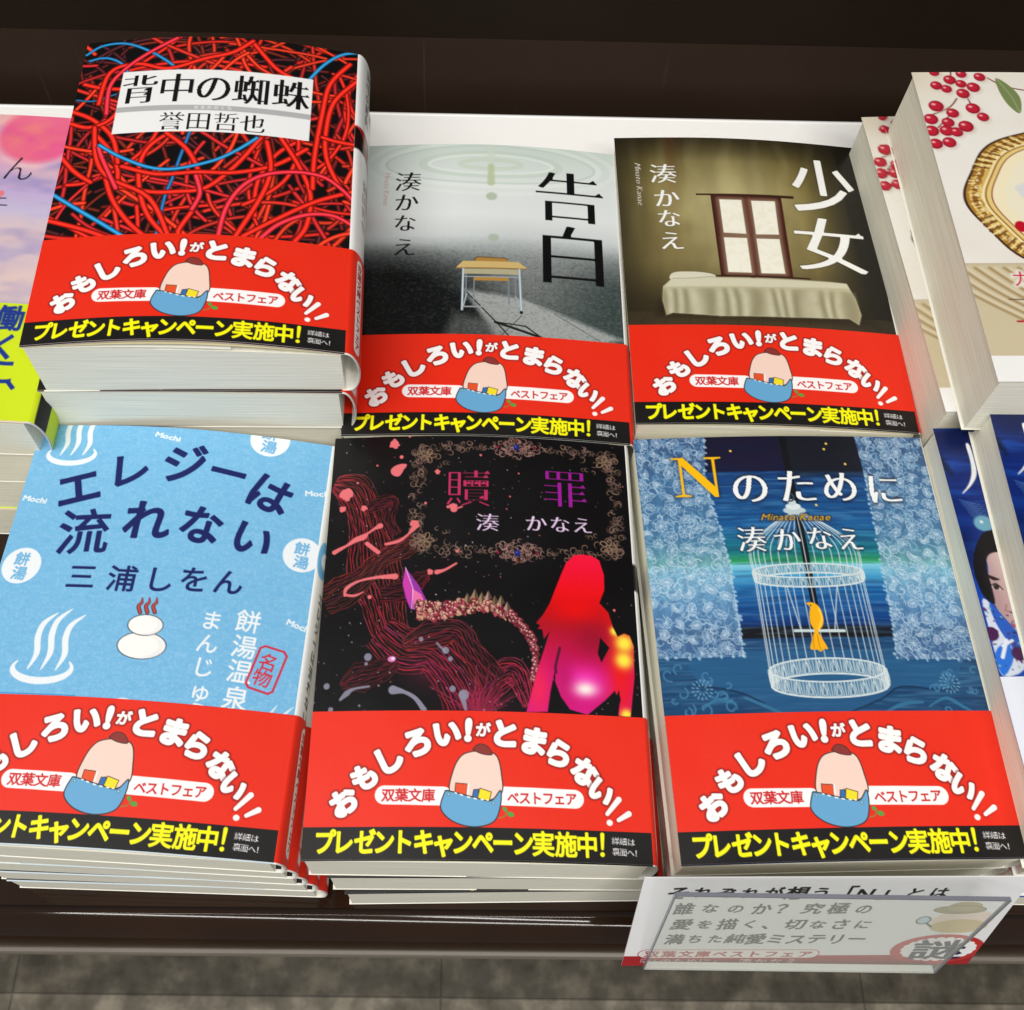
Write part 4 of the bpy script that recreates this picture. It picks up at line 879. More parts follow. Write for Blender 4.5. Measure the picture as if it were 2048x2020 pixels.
def cover_night():
    s = Sheet(CW, CH, 0.33, (12, 40, 120))
    n = s.noise(2, 4, sx=9, octv=3); n2 = s.noise(18, 6, octv=2)
    s.mix(s.all(), np.ones_like(s.X), s.vgrad([(0, (10, 26, 80)), (30, (12, 40, 120)), (60, (16, 60, 160)), (104, (20, 70, 180))]))
    s.mix(s.all(), np.clip((n - 0.45) * 1.6, 0, 0.5), (30, 96, 200)); s.mix(s.all(), np.clip((n2 - 0.5) * 2, 0, 0.7), (8, 16, 50))
    s.fill([(-0.8, 9.9), (1.9, 15.4), (2.3, 19.2), (0.2, 16.9), (-2.0, 12.2)], (8, 12, 30), 0.8, soft=2)
    s.fill([(10.1, 7.0), (11.3, 6.9), (11.6, 12.5), (11.1, 18.6), (9.0, 22.4), (5.7, 25.7), (4.1, 26.7), (7.2, 23.1), (9.3, 18.6), (10.1, 13.2)], (238, 240, 242), n=4)
    for k in range(16): s.line([(3.2, 31.9), (7.3, 33.5), (11.6, 34.3)] + np.array((0.4 * k - 1, 0.9 * k - 3)), 0.35, (110, 160, 220), 0.7, taper=[0.3, 1, 0.3])
    s.ell(*(8.6, 38.4), 3.3, 3.0, (120, 178, 196), 0.9, soft=0.8); s.ell(*(8.0, 37.8), 0.6, 0.6, (216, 230, 236))
    # half a face under dark hair
    s.fill([(6.7, 49.9), (11.0, 49.3), (17.7, 52.2), (10.7, 78.9), (8.8, 76.9), (6.3, 72.3), (4.6, 67.0), (5.1, 60.2), (6.0, 54.8)], (226, 200, 196), n=4)
    s.mix(s.all(), np.exp(-(((s.X - (7.3, 58.9)[0]) / 7) ** 2 + ((s.Y - (4.7, 69.0)[1]) / 16) ** 2)) * 0.45 * (np.abs(s.a[..., 0] - 226) < 6), (176, 136, 140))
    s.mix(s.all(), np.exp(-((s.X - (4.9, 58.9)[0]) / 4) ** 2) * 0.45 * (s.a[..., 0] > 150) * (s.a[..., 2] < 205), (140, 104, 112))
    s.fill([(9.9, 41.1), (6.1, 43.5), (2.8, 49.1), (1.0, 56.0), (1.6, 64.2), (3.9, 67.6), (5.1, 67.6), (5.4, 61.6), (5.4, 55.4), (7.0, 50.6), (11.0, 49.3), (18.1, 50.8), (20.3, 42.4)], (20, 16, 20), n=4)
    s.line([(5.1, 57.8), (6.7, 58.9), (8.4, 59.3)], 1.2, (36, 26, 28), 1, taper=[0.6, 1.2, 0.4]); s.fill([(5.4, 61.6), (7.1, 60.8), (8.5, 62.7), (6.6, 63.0)], (226, 220, 220), n=3); s.ell(*(6.9, 62.0), 1.0, 1.0, (50, 34, 30)); s.line([(5.2, 61.6), (7.1, 60.8), (8.7, 62.9)], 0.4, (30, 22, 24), 1)
    s.line([(8.6, 68.4), (7.8, 70.4), (8.9, 70.7)], 0.5, (160, 110, 110), 0.8); s.fill([(8.5, 74.3), (10.1, 74.0), (10.2, 76.0), (8.3, 76.4)], (176, 80, 90), n=3)
    s.fill([(1.0, 66.9), (3.2, 67.6), (4.4, 74.9), (10.1, 80.8), (8.8, 90.3), (1.1, 92.7), (0.6, 85.1), (0.8, 77.4)], (206, 214, 230), n=3); s.fill([(3.2, 67.6), (7.2, 73.6), (10.3, 80.2), (8.6, 86.5), (5.8, 81.4), (3.4, 74.2)], (36, 90, 190), n=3); s.fill([(0.6, 85.1), (5.2, 81.4), (6.3, 86.5), (1.4, 92.7)], (40, 110, 210), n=3)
    g = random.Random(4)
    for k in range(60):
        p = NT(g.uniform(440, 650), g.uniform(1140, 1500)); s.ell(*p, g.uniform(0.2, 0.6), g.uniform(0.2, 0.5), g.choice([(60, 30, 70), (90, 40, 90), (120, 180, 190)]), 0.9)
    for p in [(1.3, 78.4), (8.1, 85.3)]: s.ell(*p, 2.2, 2.4, (70, 30, 76))
    s.line([(5.4, 80.7), (2.7, 86.4)], 1.2, (224, 230, 240), 1); s.line([(3.7, 82.6), (7.2, 80.8)], 1.0, (224, 230, 240), 1)
    return s

def cover_sky():
    s = Sheet(CW, CH, 0.33, (206, 176, 206))
    n = s.noise(16, 4, sx=2.2, octv=4); n2 = s.noise(9, 12, sx=2, octv=3)
    s.mix(s.all(), np.ones_like(s.X), s.vgrad([(0, (214, 120, 158)), (18, (208, 130, 180)), (34, (190, 160, 210)), (52, (196, 186, 216)), (66, (176, 172, 210)), (80, (214, 190, 196)), (104, (236, 214, 190))]))
    s.mix(s.all(), np.clip((n - 0.45) * 2.4, 0, 0.85), (238, 204, 190)); s.mix(s.all(), np.clip((n2 - 0.52) * 2.6, 0, 0.7), (150, 140, 196))
    s.ell(*(80.4, 12.2), 17.5, 17.0, (246, 210, 206), 0.5, soft=3); s.ell(*(80.9, 11.1), 15.6, 15.0, (232, 84, 136), 0.85, soft=3.5); s.mix(s.all(), np.clip((s.noise(7, 31, sx=1.6, octv=3) - 0.42) * 3, 0, 0.75) * np.exp(-(((s.X - (80.9, 11.1)[0]) / 15) ** 2 + ((s.Y - (80.9, 11.1)[1]) / 14) ** 2) ** 2), (240, 132, 128)); s.mix(s.all(), np.clip(n - 0.4, 0, .5) * np.exp(-(((s.X - (80.9, 11.1)[0]) / 14) ** 2 + ((s.Y - 6) / 12) ** 2)), (250, 150, 150))
    s.type('ん', *(77.1, 29.4), 12.5, 15.5, (24, 20, 28), thin=0.02)
    s.line([(71.6, 45.9), (75.3, 45.7)], 0.6, (40, 34, 44), 1, 0); s.line([(72.4, 49.3), (76.4, 49.3)], 0.6, (40, 34, 44), 1, 0); s.ell(*(72.9, 43.4), 1.4, 1.6, (230, 120, 130))
    return s
def band_lime():
    s = Sheet(134, 50, 0.33, (206, 226, 24), 97.0)
    s.y = s.y; NV = (18, 50, 140)
    s.type('働', *(89.7, 103.6), 10.5, 12, NV, weight=0.03); s.type('く', *(90.8, 116.4), 10, 12, NV, weight=0.035); s.type('こ', *(92.8, 127.1), 9, 12, NV, weight=0.03); s.type('、', *(96.4, 133.6), 10, 12, NV, weight=0.03, em=(0.2, 0.03))
    s.line([(112, 135), (112, 146)], 6, (24, 24, 20), 1, 0)
    return s
def band_pale():
    s = Sheet(134, 54.5, 0.5, (226, 230, 242), 93.0)
    return s
# ------------------------------------------------------------------ books
class Shape:
    """one paperback: width 105, height 148, thickness T, a cover that bows by b and leans by a (across) and c (along)"""
    def __init__(s, T, b, a=0.0, c=0.0, d=3.2, bot=0.0):
        s.T, s.b, s.a, s.c, s.d, s.bot = T, b, a, c, d, bot
    def top(s, u, v):
        return s.T + s.a * (u - 52.5) + s.c * (74 - v) + s.b * np.sin(np.pi * np.clip(u / 105, 0, 1))
    def arc(s):
        h = s.T / 2; d = s.d
        return math.pi * math.sqrt((h * h + d * d) / 2)
    def at(s, u, v, off=0.0):
        """point of the jacket: u up to 105 on the front, then round the spine, then along the back"""
        u = np.asarray(u, float); v = np.asarray(v, float)
        z = s.top(u, v) + off; x = np.minimum(u, 105) - 52.5
        L = s.arc(); h = s.top(np.array(105.0), v) / 2
        f = np.clip((u - 105) / L, 0, 1); ph = math.pi / 2 - f * math.pi
        on = u > 105
        x = np.where(on, 52.5 + (s.d + off) * np.cos(ph), x); z = np.where(on, h + (h + off) * np.sin(ph), z)
        back = u > 105 + L
        x = np.where(back, 52.5 - (u - 105 - L), x); z = np.where(back, -off * 0.4, z)
        return np.stack([x, 74 - v, z], -1) / 1000

def sheet_mesh(name, shp, us, vs, ink, off, thick, rim=(236, 234, 226)):
    U, Vv = np.meshgrid(us, vs); nu, nv = len(us), len(vs)
    V = shp.at(U, Vv, off).reshape(-1, 3); F = [grid_faces(nu, nv)]
    C = [np.asarray(ink, float).reshape(-1, 3)]
    V2 = shp.at(*np.meshgrid(us, vs[[0, -1]]), off - thick).reshape(-1, 3)
    n0 = nu * nv
    F.append(grid_faces(nu, 2, n0, True)); C.append(np.full((2 * nu, 3), rim, float))
    # rims: head, tail and the two sides, on points of their own
    k = n0 + 2 * nu; Vs = [V, V2]
    T0, T1 = V[:nu], V[(nv - 1) * nu:]
    for A, B_, fl in ((T0, V2[:nu], False), (T1, V2[nu:], True)):
        Vs += [A, B_]; F.append(grid_faces(nu, 2, k, fl)); C.append(np.full((2 * nu, 3), rim, float)); k += 2 * nu
    for i, fl in ((0, True), (nu - 1, False)):
        A = V[[i, (nv - 1) * nu + i]]; B_ = V2[[i, nu + i]]
        Vs += [A, B_]; F.append(grid_faces(2, 2, k, fl)); C.append(np.full((4, 3), rim, float)); k += 4
    return mesh_from(name, np.concatenate(Vs), np.concatenate(F), np.concatenate(C))

def near(s, us, vs):
    i = np.clip(np.round(us / s.res).astype(int), 0, s.nx - 1); j = np.clip(np.round((vs - s.v0) / s.res).astype(int), 0, s.ny - 1)
    return s.a[np.ix_(j, i)]

def band_name(): return 'paper_band'
def make_book(shp, cover, cmat, band, spine, spine_col=(242, 242, 240), pages=None, step=1, foot=None, bmat=None, flap=True, black_tail=None, band_end=147.6, back_col=(230, 228, 220)):
    """root Empty and its parts: front cover, spine, back cover, page block, inner cover, flap and paper band"""
    root = empty('paperback_book', (0, 0, 0))
    us = cover.x[::step]; vs = cover.y[::step]
    if us[-1] < 105: us = np.append(us, 105.0)
    lower = np.arange(vs[-1] + 1.5, 147.9, 4.0 if step == 1 else 8.0)
    vs2 = np.concatenate([vs, lower, [148.0]])
    ink = near(cover, us, np.minimum(vs2, cover.y[-1]))
    if foot is not None: ink[len(vs):] = foot
    link('front_cover', sheet_mesh('front_cover', shp, us, vs2, ink, 0.0, 0.22), cmat, root)
    L = shp.arc()
    su = 105 + np.linspace(0, L, 17 if step > 1 else int(L / 0.5) + 2); sv = np.arange(0, 148.01, 0.5 if step == 1 else 4.0); sv[-1] = 148
    sp = Sheet(L, 148, 0.5, spine_col)
    if spine: spine(sp, L)
    so = link('spine', sheet_mesh('spine', shp, su, sv, near(sp, su - 105, sv), 0.0, 0.25), cmat, root)
    mb = MB(); mb.box(-0.0525, 0.0525, -0.074, 0.074, 0.0, 0.0003); b = mb.build('back_cover', M_FLAP, root)
    # page block
    ux = np.linspace(1.0, 103.6, 14)
    def ptop(u, v): return shp.T - 1.1 + shp.a * (u - 52.5) + shp.c * (74 - v) + shp.b * 0.22 * np.sin(np.pi * u / 105)
    V = []; n = len(ux)
    for v in (0.9, 147.75):
        V += [((u - 52.5) / 1000, (74 - v) / 1000, ptop(u, v) / 1000) for u in ux]
        V += [((u - 52.5) / 1000, (74 - v) / 1000, 0.0004) for u in ux]
    F = []
    for i in range(n - 1):
        F += [(i, 2 * n + i, 2 * n + i + 1, i + 1), (n + i, n + i + 1, 3 * n + i + 1, 3 * n + i), (2 * n + i, 3 * n + i, 3 * n + i + 1, 2 * n + i + 1), (i, i + 1, n + i + 1, n + i)]
    F += [(0, n, 3 * n, 2 * n), (n - 1, 3 * n - 1, 4 * n - 1, 2 * n - 1)]
    mb = MB(); mb.add(V, F); mb.build('page_block', pages or M_PAGES, root)
    # stiff inner cover and the folded flap, seen between jacket and pages
    U, Vv = np.meshgrid(np.linspace(0.6, 104.4, 16), np.array([1.0, 147.4]))
    for nm, k, um, mt, zo in (('inner_cover', 0.74, 104.4, M_CREAM, -0.45), ('jacket_flap', 0.42, 68.0, M_FLAP, -0.75)):
        if nm == 'jacket_flap' and not flap: continue
        U, Vv = np.meshgrid(np.linspace(0.5, um, 16), np.array([1.0, 147.85]))
        z = shp.T + zo + shp.a * (U - 52.5) + shp.c * (74 - Vv) + shp.b * k * np.sin(np.pi * U / 105)
        P = np.stack([U - 52.5, 74 - Vv, z], -1).reshape(-1, 3) / 1000; Q = P - np.array([0, 0, 0.0002])
        Fq = [grid_faces(16, 2), grid_faces(16, 2, 32, True)]
        e = np.array([[16 + i, 32 + 16 + i, 32 + 17 + i, 17 + i] for i in range(15)] + [[0, 32, 48, 16]])
        link(nm, mesh_from(nm, np.concatenate([P, Q]), np.concatenate(Fq + [e]), None, False), mt, root)
    if band is not None:
        bu = band.x[band.x <= 105 + L][::step]; bv = band.y[::step]; bv = bv[bv <= band_end]
        if bv[-1] < band_end - 0.01: bv = np.append(bv, band_end)
        bu = np.concatenate([bu, [105 + L, 105 + L + 30, 105 + L + 100]])
        ci = near(band, bu, bv); ci[:, -2:] = ci[:, -4:-3]
        link('paper_band', sheet_mesh('paper_band', shp, bu, bv, ci, 0.32, 0.14), bmat or M_BAND, root)
    return root

def copy_tree(o, parent=None):
    c = o.copy(); COL.objects.link(c); c.parent = parent
    for ch in list(o.children): copy_tree(ch, c)
    return c

def place(root, x, y, z, rz, label, group):
    root.location = (x, y, z); root.rotation_euler = (0, 0, rz)
    tag(root, label, 'book', group)

ZT = -0.020                                            # height of the table top
def stack(pos, T, shp, flat, n, offs, desc, group, build, labels):
    """top book with its full print, then lower ones of plainer mesh, each a thing of its own"""
    x, y, rz = pos
    top = build(shp, 1)
    place(top, x, y, (n - 1) * T / 1000 + ZT, rz, labels[0], group)
    low = None
    for i in range(1, n):
        dx, dy, dr = offs[i - 1]
        low = build(flat, 6) if low is None else copy_tree(low)
        place(low, x + dx, y + dy, (n - 1 - i) * T / 1000 + ZT, rz + dr, labels[i], group)

band = make_band()
# lettering on the spines
def spine_plain(ch, col, v0, step, size):
    def f(sp, L):
        for k, c in enumerate(ch): sp.type(c, L * 0.45, v0 + k * step, size, size, col, weight=0.02)
    return f
def spine_cords(sp, L):
    g = random.Random(2)
    sp.fill([(0, 40), (L, 40), (L, 52), (0, 52)], (30, 14, 16))
    for k in range(22): sp.line([(g.uniform(-3, L), g.uniform(39, 53)), (g.uniform(0, L + 3), g.uniform(39, 53))], 1.2, (206, 34, 30), 0.9, 0, tube=0.6)
    sp.fill([(-1, 30), (L + 1, 30), (L + 1, 40), (-1, 40)], spine_white); sp.fill([(-1, 52.5), (L + 1, 52.5), (L + 1, 64), (-1, 64)], spine_white)
    for k, c in enumerate('背中の蜘蛛'): sp.type(c, L * 0.4, 6 + k * 6.4, 6, 6, (30, 28, 30))
    for k, c in enumerate('誉田哲也'): sp.type(c, L * 0.4, 66 + k * 6.4, 5.6, 5.6, (30, 28, 30))
spine_white = (242, 242, 240)
def spine_springs(sp, L):
    sp.ell(L * 0.3, 46, 4.2, 7, (112, 178, 222)); sp.ell(L * 0.35, 46, 2.2, 3, (244, 244, 244)); sp.ell(L * 0.6, 52, 1.6, 1.6, (230, 130, 150))
    for k, c in enumerate('エレジーは流れない'): sp.type(c, L * 0.45, 60 + k * 5.2, 4.8, 4.8, (24, 26, 40), weight=0.02)
def spine_dark(sp, L):
    sp.fill([(-1, 48), (L + 1, 48), (L + 1, 58), (-1, 58)], (30, 26, 28))

CORD, DESK, WIND, SPRG, JEWL, CAGE = cover_cords(), cover_desk(), cover_window(), cover_springs(), cover_jewels(), cover_cage()
def mk(cover, cmat, spine, foot, pages=None, scol=spine_white):
    return lambda shp, step: make_book(shp, cover, cmat, band, spine, scol, pages, step, foot)

# tangled cords: five thick books at the back left
T = 21.9
stack((-0.10022, 0.03166, 0.0376), T, Shape(T + 0.8, 5.4, -0.040, -0.0005, 4.2), Shape(T, 0.5, 0, 0, 3.8), 5, [(-0.0015, -0.0006, -0.012), (-0.004, -0.0005, 0.004), (-0.0035, 0.0, -0.01), (-0.004, 0.0004, 0.0)],
      '', 'paperbacks with the tangled cord cover', mk(CORD, M_GLOSS, spine_cords, (60, 18, 20)),
      ['thick paperback with tangled red and blue cords on its cover, topmost of its stack', 'thick tangled cord paperback second from the top, page edge above the light blue cover',
       'thick tangled cord paperback in the middle of its stack, behind the light blue book', 'thick tangled cord paperback second from the bottom of its stack', 'thick tangled cord paperback at the bottom, resting on the brown table'])
# school desk
T = 16.4
stack((0.00366, 0.02793, -0.0051), T, Shape(T + 0.9, 3.2, -0.0012, -0.0018, 2.6), Shape(T, 0.4), 4, [(0.001, 0.0006, 0.006), (0.0012, 0.0, 0.0), (0.0008, 0.0003, -0.004)],
      '', 'paperbacks with the school desk cover', mk(DESK, M_GLOSS, None, (14, 14, 14)),
      ['pale grey paperback with a lone school desk on its cover, topmost of its stack', 'school desk paperback directly under the topmost one', 'school desk paperback second from the bottom of its stack', 'school desk paperback at the bottom of its stack on the table'])
# window and bed
T = 16.5
stack((0.11, 0.03573, 0.0061), T, Shape(T + 1.4, 2.5, -0.0214, -0.0013, 2.4), Shape(T, 0.4), 4, [(-0.0006, 0.0004, 0.004), (-0.0012, 0.0, -0.003), (-0.0008, 0.0003, 0.002)],
      '', 'paperbacks with the window and bed cover', mk(WIND, M_GLOSS, None, (30, 26, 22), M_PAGES_Y),
      ['dark olive paperback with a window above a white bed, topmost of its stack', 'window and bed paperback directly under the topmost one', 'window and bed paperback second from the bottom of its stack', 'window and bed paperback at the bottom of its stack on the table'])
# hot spring
T = 13.2
stack((-0.10757, -0.1202, -0.0365), T, Shape(T + 0.6, 4.8, -0.0251, -0.0220, 2.6), Shape(T, 0.6, 0, 0, 2.8), 5, [(0.0014, 0.0004, 0.004), (0.0024, 0.0004, 0.010), (0.0038, 0.0002, 0.018), (0.0050, 0.0, 0.026)],
      '', 'paperbacks with the light blue hot spring cover', mk(SPRG, M_MATTE, spine_springs, (196, 210, 220)),
      ['light blue paperback with white hot spring marks, topmost of its stack', 'light blue hot spring paperback second from the top of its stack', 'light blue hot spring paperback in the middle of its stack', 'light blue hot spring paperback second from the bottom of its stack', 'light blue hot spring paperback at the bottom, resting near the table edge'])
# jewels
T = 21.7
stack((0.00185, -0.12039, 0.0072), T, Shape(T + 0.6, 3.8, -0.0051, 0.0076, 2.6), Shape(T - 0.6, 0.6, 0, 0, 2.4), 3, [(0.005, -0.0002, 0.010), (0.0078, -0.0008, 0.024)],
      '', 'paperbacks with the black jewelled cover', mk(JEWL, M_GLOSS, spine_dark, (10, 9, 10)),
      ['black paperback with a glowing red figure and jewelled frame, topmost of its stack', 'black jewelled paperback second in its stack, between two thin black lines of covers', 'black jewelled paperback at the bottom of its stack, nearest the table'])
# bird cage
T = 16.85
stack((0.11214, -0.11783, 0.044), T, Shape(T + 0.6, 1.9, -0.0089, 0.0235, 2.0), Shape(T - 0.6, 0.3), 4, [(0.001, 0.0008, -0.01), (0.003, 0.0016, -0.02), (0.004, 0.001, -0.02)],
      '', 'paperbacks with the bird cage cover', mk(CAGE, M_GLOSS, None, (24, 30, 52), M_PAGES_Y),
      ['blue paperback with a white bird cage and yellow bird, topmost of its stack', 'bird cage paperback directly under the topmost one, behind the handwritten card', 'bird cage paperback second from the bottom, behind the handwritten card', 'bird cage paperback at the bottom of its stack behind the handwritten card'])

# neighbours cut by the frame ------------------------------------------------
def at_corner(x, y, rz, corner='TL'):
    c = rot(0, 0, rz) @ np.array([0.0525 if corner == 'TL' else -0.0525, -0.074, 0]); return x + c[0], y + c[1]
BERR, NIGHT, SKY = cover_berries(), cover_night(), cover_sky()
Tb = 28.5
def berry(step): return make_book(Shape(Tb, 1.2, 0, 0, 3), BERR, M_GLOSS, None, None, (236, 232, 224), M_PAGES_Y, step, (236, 228, 200))
GB = 'paperbacks with the red berry cover'
b0 = berry(1); x, y = at_corner(0.1668, 0.0996, 0.0103); place(b0, x, y, ZT + 0.0855, 0.0103, 'thick paperback with red berries and a gilt plate, topmost, cut by the right edge', GB)
b1 = berry(2); x, y = at_corner(0.1581, 0.1069, 0.0431); place(b1, x, y, ZT + 0.057, 0.0431, 'thick red berry paperback second down, poking out left of the topmost one', GB)
for k, (dx, a, lab) in enumerate(((0.0065, 0.02, 'second from the bottom of its stack'), (0.0075, 0.01, 'at the bottom of its stack on the table'))):
    c = copy_tree(b1); place(c, x + dx, y - 0.002, ZT + 0.0285 * (1 - k), a, 'thick red berry paperback ' + lab, GB)
Tn = 15.83; pale = band_pale(); GN = 'paperbacks with the deep blue face cover'
def night(step): return make_book(Shape(Tn, 0.6, 0, 0, 2.4), NIGHT, M_GLOSS, pale, None, (200, 206, 220), M_PAGES_Y, step, (20, 60, 150), bmat=M_BAND)
n0 = night(1); x, y = at_corner(0.1741, -0.0451, 0.0); place(n0, x, y, ZT + 5 * Tn / 1000, 0.0, 'deep blue paperback at the right edge, topmost, showing one white stroke of its title', GN)
n1 = night(1); x1, y1 = at_corner(0.1618, -0.0439, 0.0352); place(n1, x1, y1, ZT + 4 * Tn / 1000, 0.0352, 'deep blue paperback with half a face under dark hair, second in its stack', GN)
for i, (dx, dy, a, lab) in enumerate(((0.0068, -0.0005, 0.01, 'third from the top'), (0.008, -0.001, 0.0, 'fourth from the top'), (0.0085, -0.0008, 0.006, 'second from the bottom of its stack'), (0.0085, -0.002, 0.004, 'at the bottom of its stack'))):
    c = copy_tree(n1); place(c, x1 + dx, y1 + dy, ZT + (3 - i) * Tn / 1000, a, 'deep blue face paperback with a pale band, ' + lab, GN)
Tp = 21.2; lime = band_lime(); GP = 'paperbacks with the pink sky cover'
def sky(step): return make_book(Shape(Tp, 1.6 if step == 1 else 0.4, 0, 0, 4.0), SKY, M_GLOSS, lime, None, (226, 214, 226), M_PAGES_Y, step, (236, 214, 190), bmat=M_BAND)
p0 = sky(1); px_, py_ = -0.2595 + 0.0525, 0.0925 - 0.074
place(p0, px_, py_, ZT + 3 * Tp / 1000, 0.0, 'pink sky paperback with a lime green band, topmost, cut by the left edge', GP)
p1 = None
for i, (dx, dy, lab) in enumerate(((0.0006, 0.0008, 'second from the top of its stack'), (-0.0006, 0.001, 'second from the bottom of its stack'), (0.001, 0.0004, 'at the bottom of its stack on the table'))):
    p1 = sky(3) if p1 is None else copy_tree(p1)
    place(p1, px_ + dx, py_ + dy, ZT + (2 - i) * Tp / 1000, 0.0, 'pink sky paperback with a lime band, ' + lab, GP)

# ------------------------------------------------------------------ display table, boards and floor
SL = R(0.6)
tb = empty('display_table', (0, -0.0177, ZT), rot(0, 0, SL)); tag(tb, 'dark brown glossy display table with a rounded front edge', 'table')
M_BROWN = plain_mat('brown_laminate', (36, 22, 13), 0.09, 0.12, 30, 0.3, 0.008)
prof = [(0.22, -0.0005), (-0.180, -0.0005)] + [(-0.1799 - 0.0122 * math.sin(a), -0.0127 + 0.0122 * math.cos(a)) for a in np.linspace(0, math.pi, 17)] + [(0.22, -0.0249)]
mb = MB(); mb.prism_x(prof[::-1], -0.75, 0.75); top = mb.build('table_top', M_BROWN, tb, smooth=False)
for f in top.data.polygons: f.use_smooth = len(f.vertices) == 4 and abs(f.normal.z) < 0.999
M_TRIM = plain_mat('edge_trim', (112, 104, 94), 0.4, 0.05, 50)
mb = MB(); mb.box(-0.75, 0.75, -0.1925, -0.178, -0.0330, -0.0252); mb.build('edge_trim', M_TRIM, tb, 0.0015)
mb = MB(); mb.box(-0.74, 0.74, -0.10, 0.21, -0.75, -0.0255); mb.build('table_base', plain_mat('table_base', (40, 28, 22), 0.4), tb, 0.003)

M_WHITE = plain_mat('white_board', (238, 237, 236), 0.35, 0.015, 20)
wb = MB(); wb.box(-0.75, 0.75, -0.0015, 0.0015, 0, 0.0620)
w = wb.build('white_sloping_board', M_WHITE, None, 0.0008); w.location = (0, 0.1060, ZT + 0.0012); w.rotation_euler = (R(-31), 0, R(0.75)); tag(w, 'long low white board sloping back behind the rear row of books', 'board')

bk = empty('back_panel', (0, 0.150, ZT), rot(0, 0, R(0.75))); tag(bk, 'tall dark brown panel closing off the table behind the books', 'panel')
M_DARK = plain_mat('dark_panel_sheen', (50, 37, 29), 0.45, 0.08, 14, 0.25, 0.02, (1, 1, 1))
def scratch(mat):
    nt = mat.node_tree; b = nt.nodes['Principled BSDF']; src = b.inputs['Base Color'].links[0].from_socket
    tc = nt.nodes.new('ShaderNodeTexCoord'); out = src
    for rz, sc, seed in ((0.0, (260, 1, 6), 1.3), (0.9, (190, 1, 5), 7.7)):
        mp = nt.nodes.new('ShaderNodeMapping'); mp.inputs['Rotation'].default_value = (0, rz, 0); mp.inputs['Scale'].default_value = sc; mp.inputs['Location'].default_value = (seed, 0, seed)
        n = nt.nodes.new('ShaderNodeTexNoise'); n.inputs['Scale'].default_value = 1.0; n.inputs['Detail'].default_value = 1.0
        r = nt.nodes.new('ShaderNodeMapRange'); r.inputs['From Min'].default_value = 0.735; r.inputs['From Max'].default_value = 0.80; r.inputs['To Max'].default_value = 0.35
        mx = nt.nodes.new('ShaderNodeMix'); mx.data_type = 'RGBA'; mx.inputs[7].default_value = (0.10, 0.085, 0.07, 1)
        nt.links.new(tc.outputs['Object'], mp.inputs['Vector']); nt.links.new(mp.outputs['Vector'], n.inputs['Vector']); nt.links.new(n.outputs['Fac'], r.inputs['Value'])
        nt.links.new(r.outputs['Result'], mx.inputs[0]); nt.links.new(out, mx.inputs[6]); out = mx.outputs[2]
    nt.links.new(out, b.inputs['Base Color'])
scratch(M_DARK)
mb = MB(); mb.box(-0.9, 0.9, 0, 0.018, 0.0005, 0.0845); mb.build('panel_lower_sheen', M_DARK, bk)  # lighter brown stands for the reflection low on the panel
mb = MB(); mb.box(-0.9, 0.9, 0.0002, 0.018, 0.0846, 0.85); mb.build('panel_upper_dim', plain_mat('dark_panel_dim', (30, 20, 13), 0.5, 0.08, 14, 0.2), bk)  # same panel, painted darker where it reflects less; the split is made up

m, nt, b = base_mat('terrazzo_tile', 0.5, 0.3)
tc = nt.nodes.new('ShaderNodeTexCoord')
n1_ = nt.nodes.new('ShaderNodeTexNoise'); n1_.inputs['Scale'].default_value = 34; n1_.inputs['Detail'].default_value = 3; n1_.inputs['Roughness'].default_value = 0.55
n2_ = nt.nodes.new('ShaderNodeTexNoise'); n2_.inputs['Scale'].default_value = 3.0; n2_.inputs['Detail'].default_value = 2
r1 = nt.nodes.new('ShaderNodeValToRGB'); e = r1.color_ramp.elements
e[0].position = 0.32; e[0].color = (*lin((84, 78, 66)), 1); e[1].position = 0.68; e[1].color = (*lin((148, 139, 122)), 1)
q = e.new(0.5); q.color = (*lin((112, 104, 91)), 1)
br = nt.nodes.new('ShaderNodeTexBrick'); br.offset = 0; br.inputs['Scale'].default_value = 1.0; br.inputs['Mortar Size'].default_value = 0.0016
br.inputs['Brick Width'].default_value = 0.416; br.inputs['Row Height'].default_value = 0.416; br.inputs['Mortar Smooth'].default_value = 0.6
br.inputs['Color1'].default_value = (1, 1, 1, 1); br.inputs['Color2'].default_value = (1.0, 1.0, 1.0, 1); br.inputs['Mortar'].default_value = (0.6, 0.6, 0.6, 1)
mp = nt.nodes.new('ShaderNodeMapping'); mp.inputs['Location'].default_value = (0.0124, 0.1688, 0)
sx = nt.nodes.new('ShaderNodeSeparateXYZ'); lit_strip = nt.nodes.new('ShaderNodeMath'); lit_strip.operation = 'LESS_THAN'; lit_strip.inputs[1].default_value = -0.1688
table_shade = nt.nodes.new('ShaderNodeMix'); table_shade.data_type = 'RGBA'; table_shade.inputs[6].default_value = (0.62, 0.62, 0.6, 1); table_shade.inputs[7].default_value = (1.25, 1.25, 1.25, 1)  # shade under the table painted into the tile colour, lighter past its edge
mx = nt.nodes.new('ShaderNodeMix'); mx.data_type = 'RGBA'; mx.blend_type = 'MULTIPLY'; mx.inputs[0].default_value = 1.0
mx2 = nt.nodes.new('ShaderNodeMix'); mx2.data_type = 'RGBA'; mx2.blend_type = 'MULTIPLY'; mx2.inputs[0].default_value = 1.0
nt.links.new(tc.outputs['Object'], n1_.inputs['Vector']); nt.links.new(n1_.outputs['Fac'], r1.inputs['Fac'])
nt.links.new(tc.outputs['Object'], mp.inputs['Vector']); nt.links.new(mp.outputs['Vector'], br.inputs['Vector'])
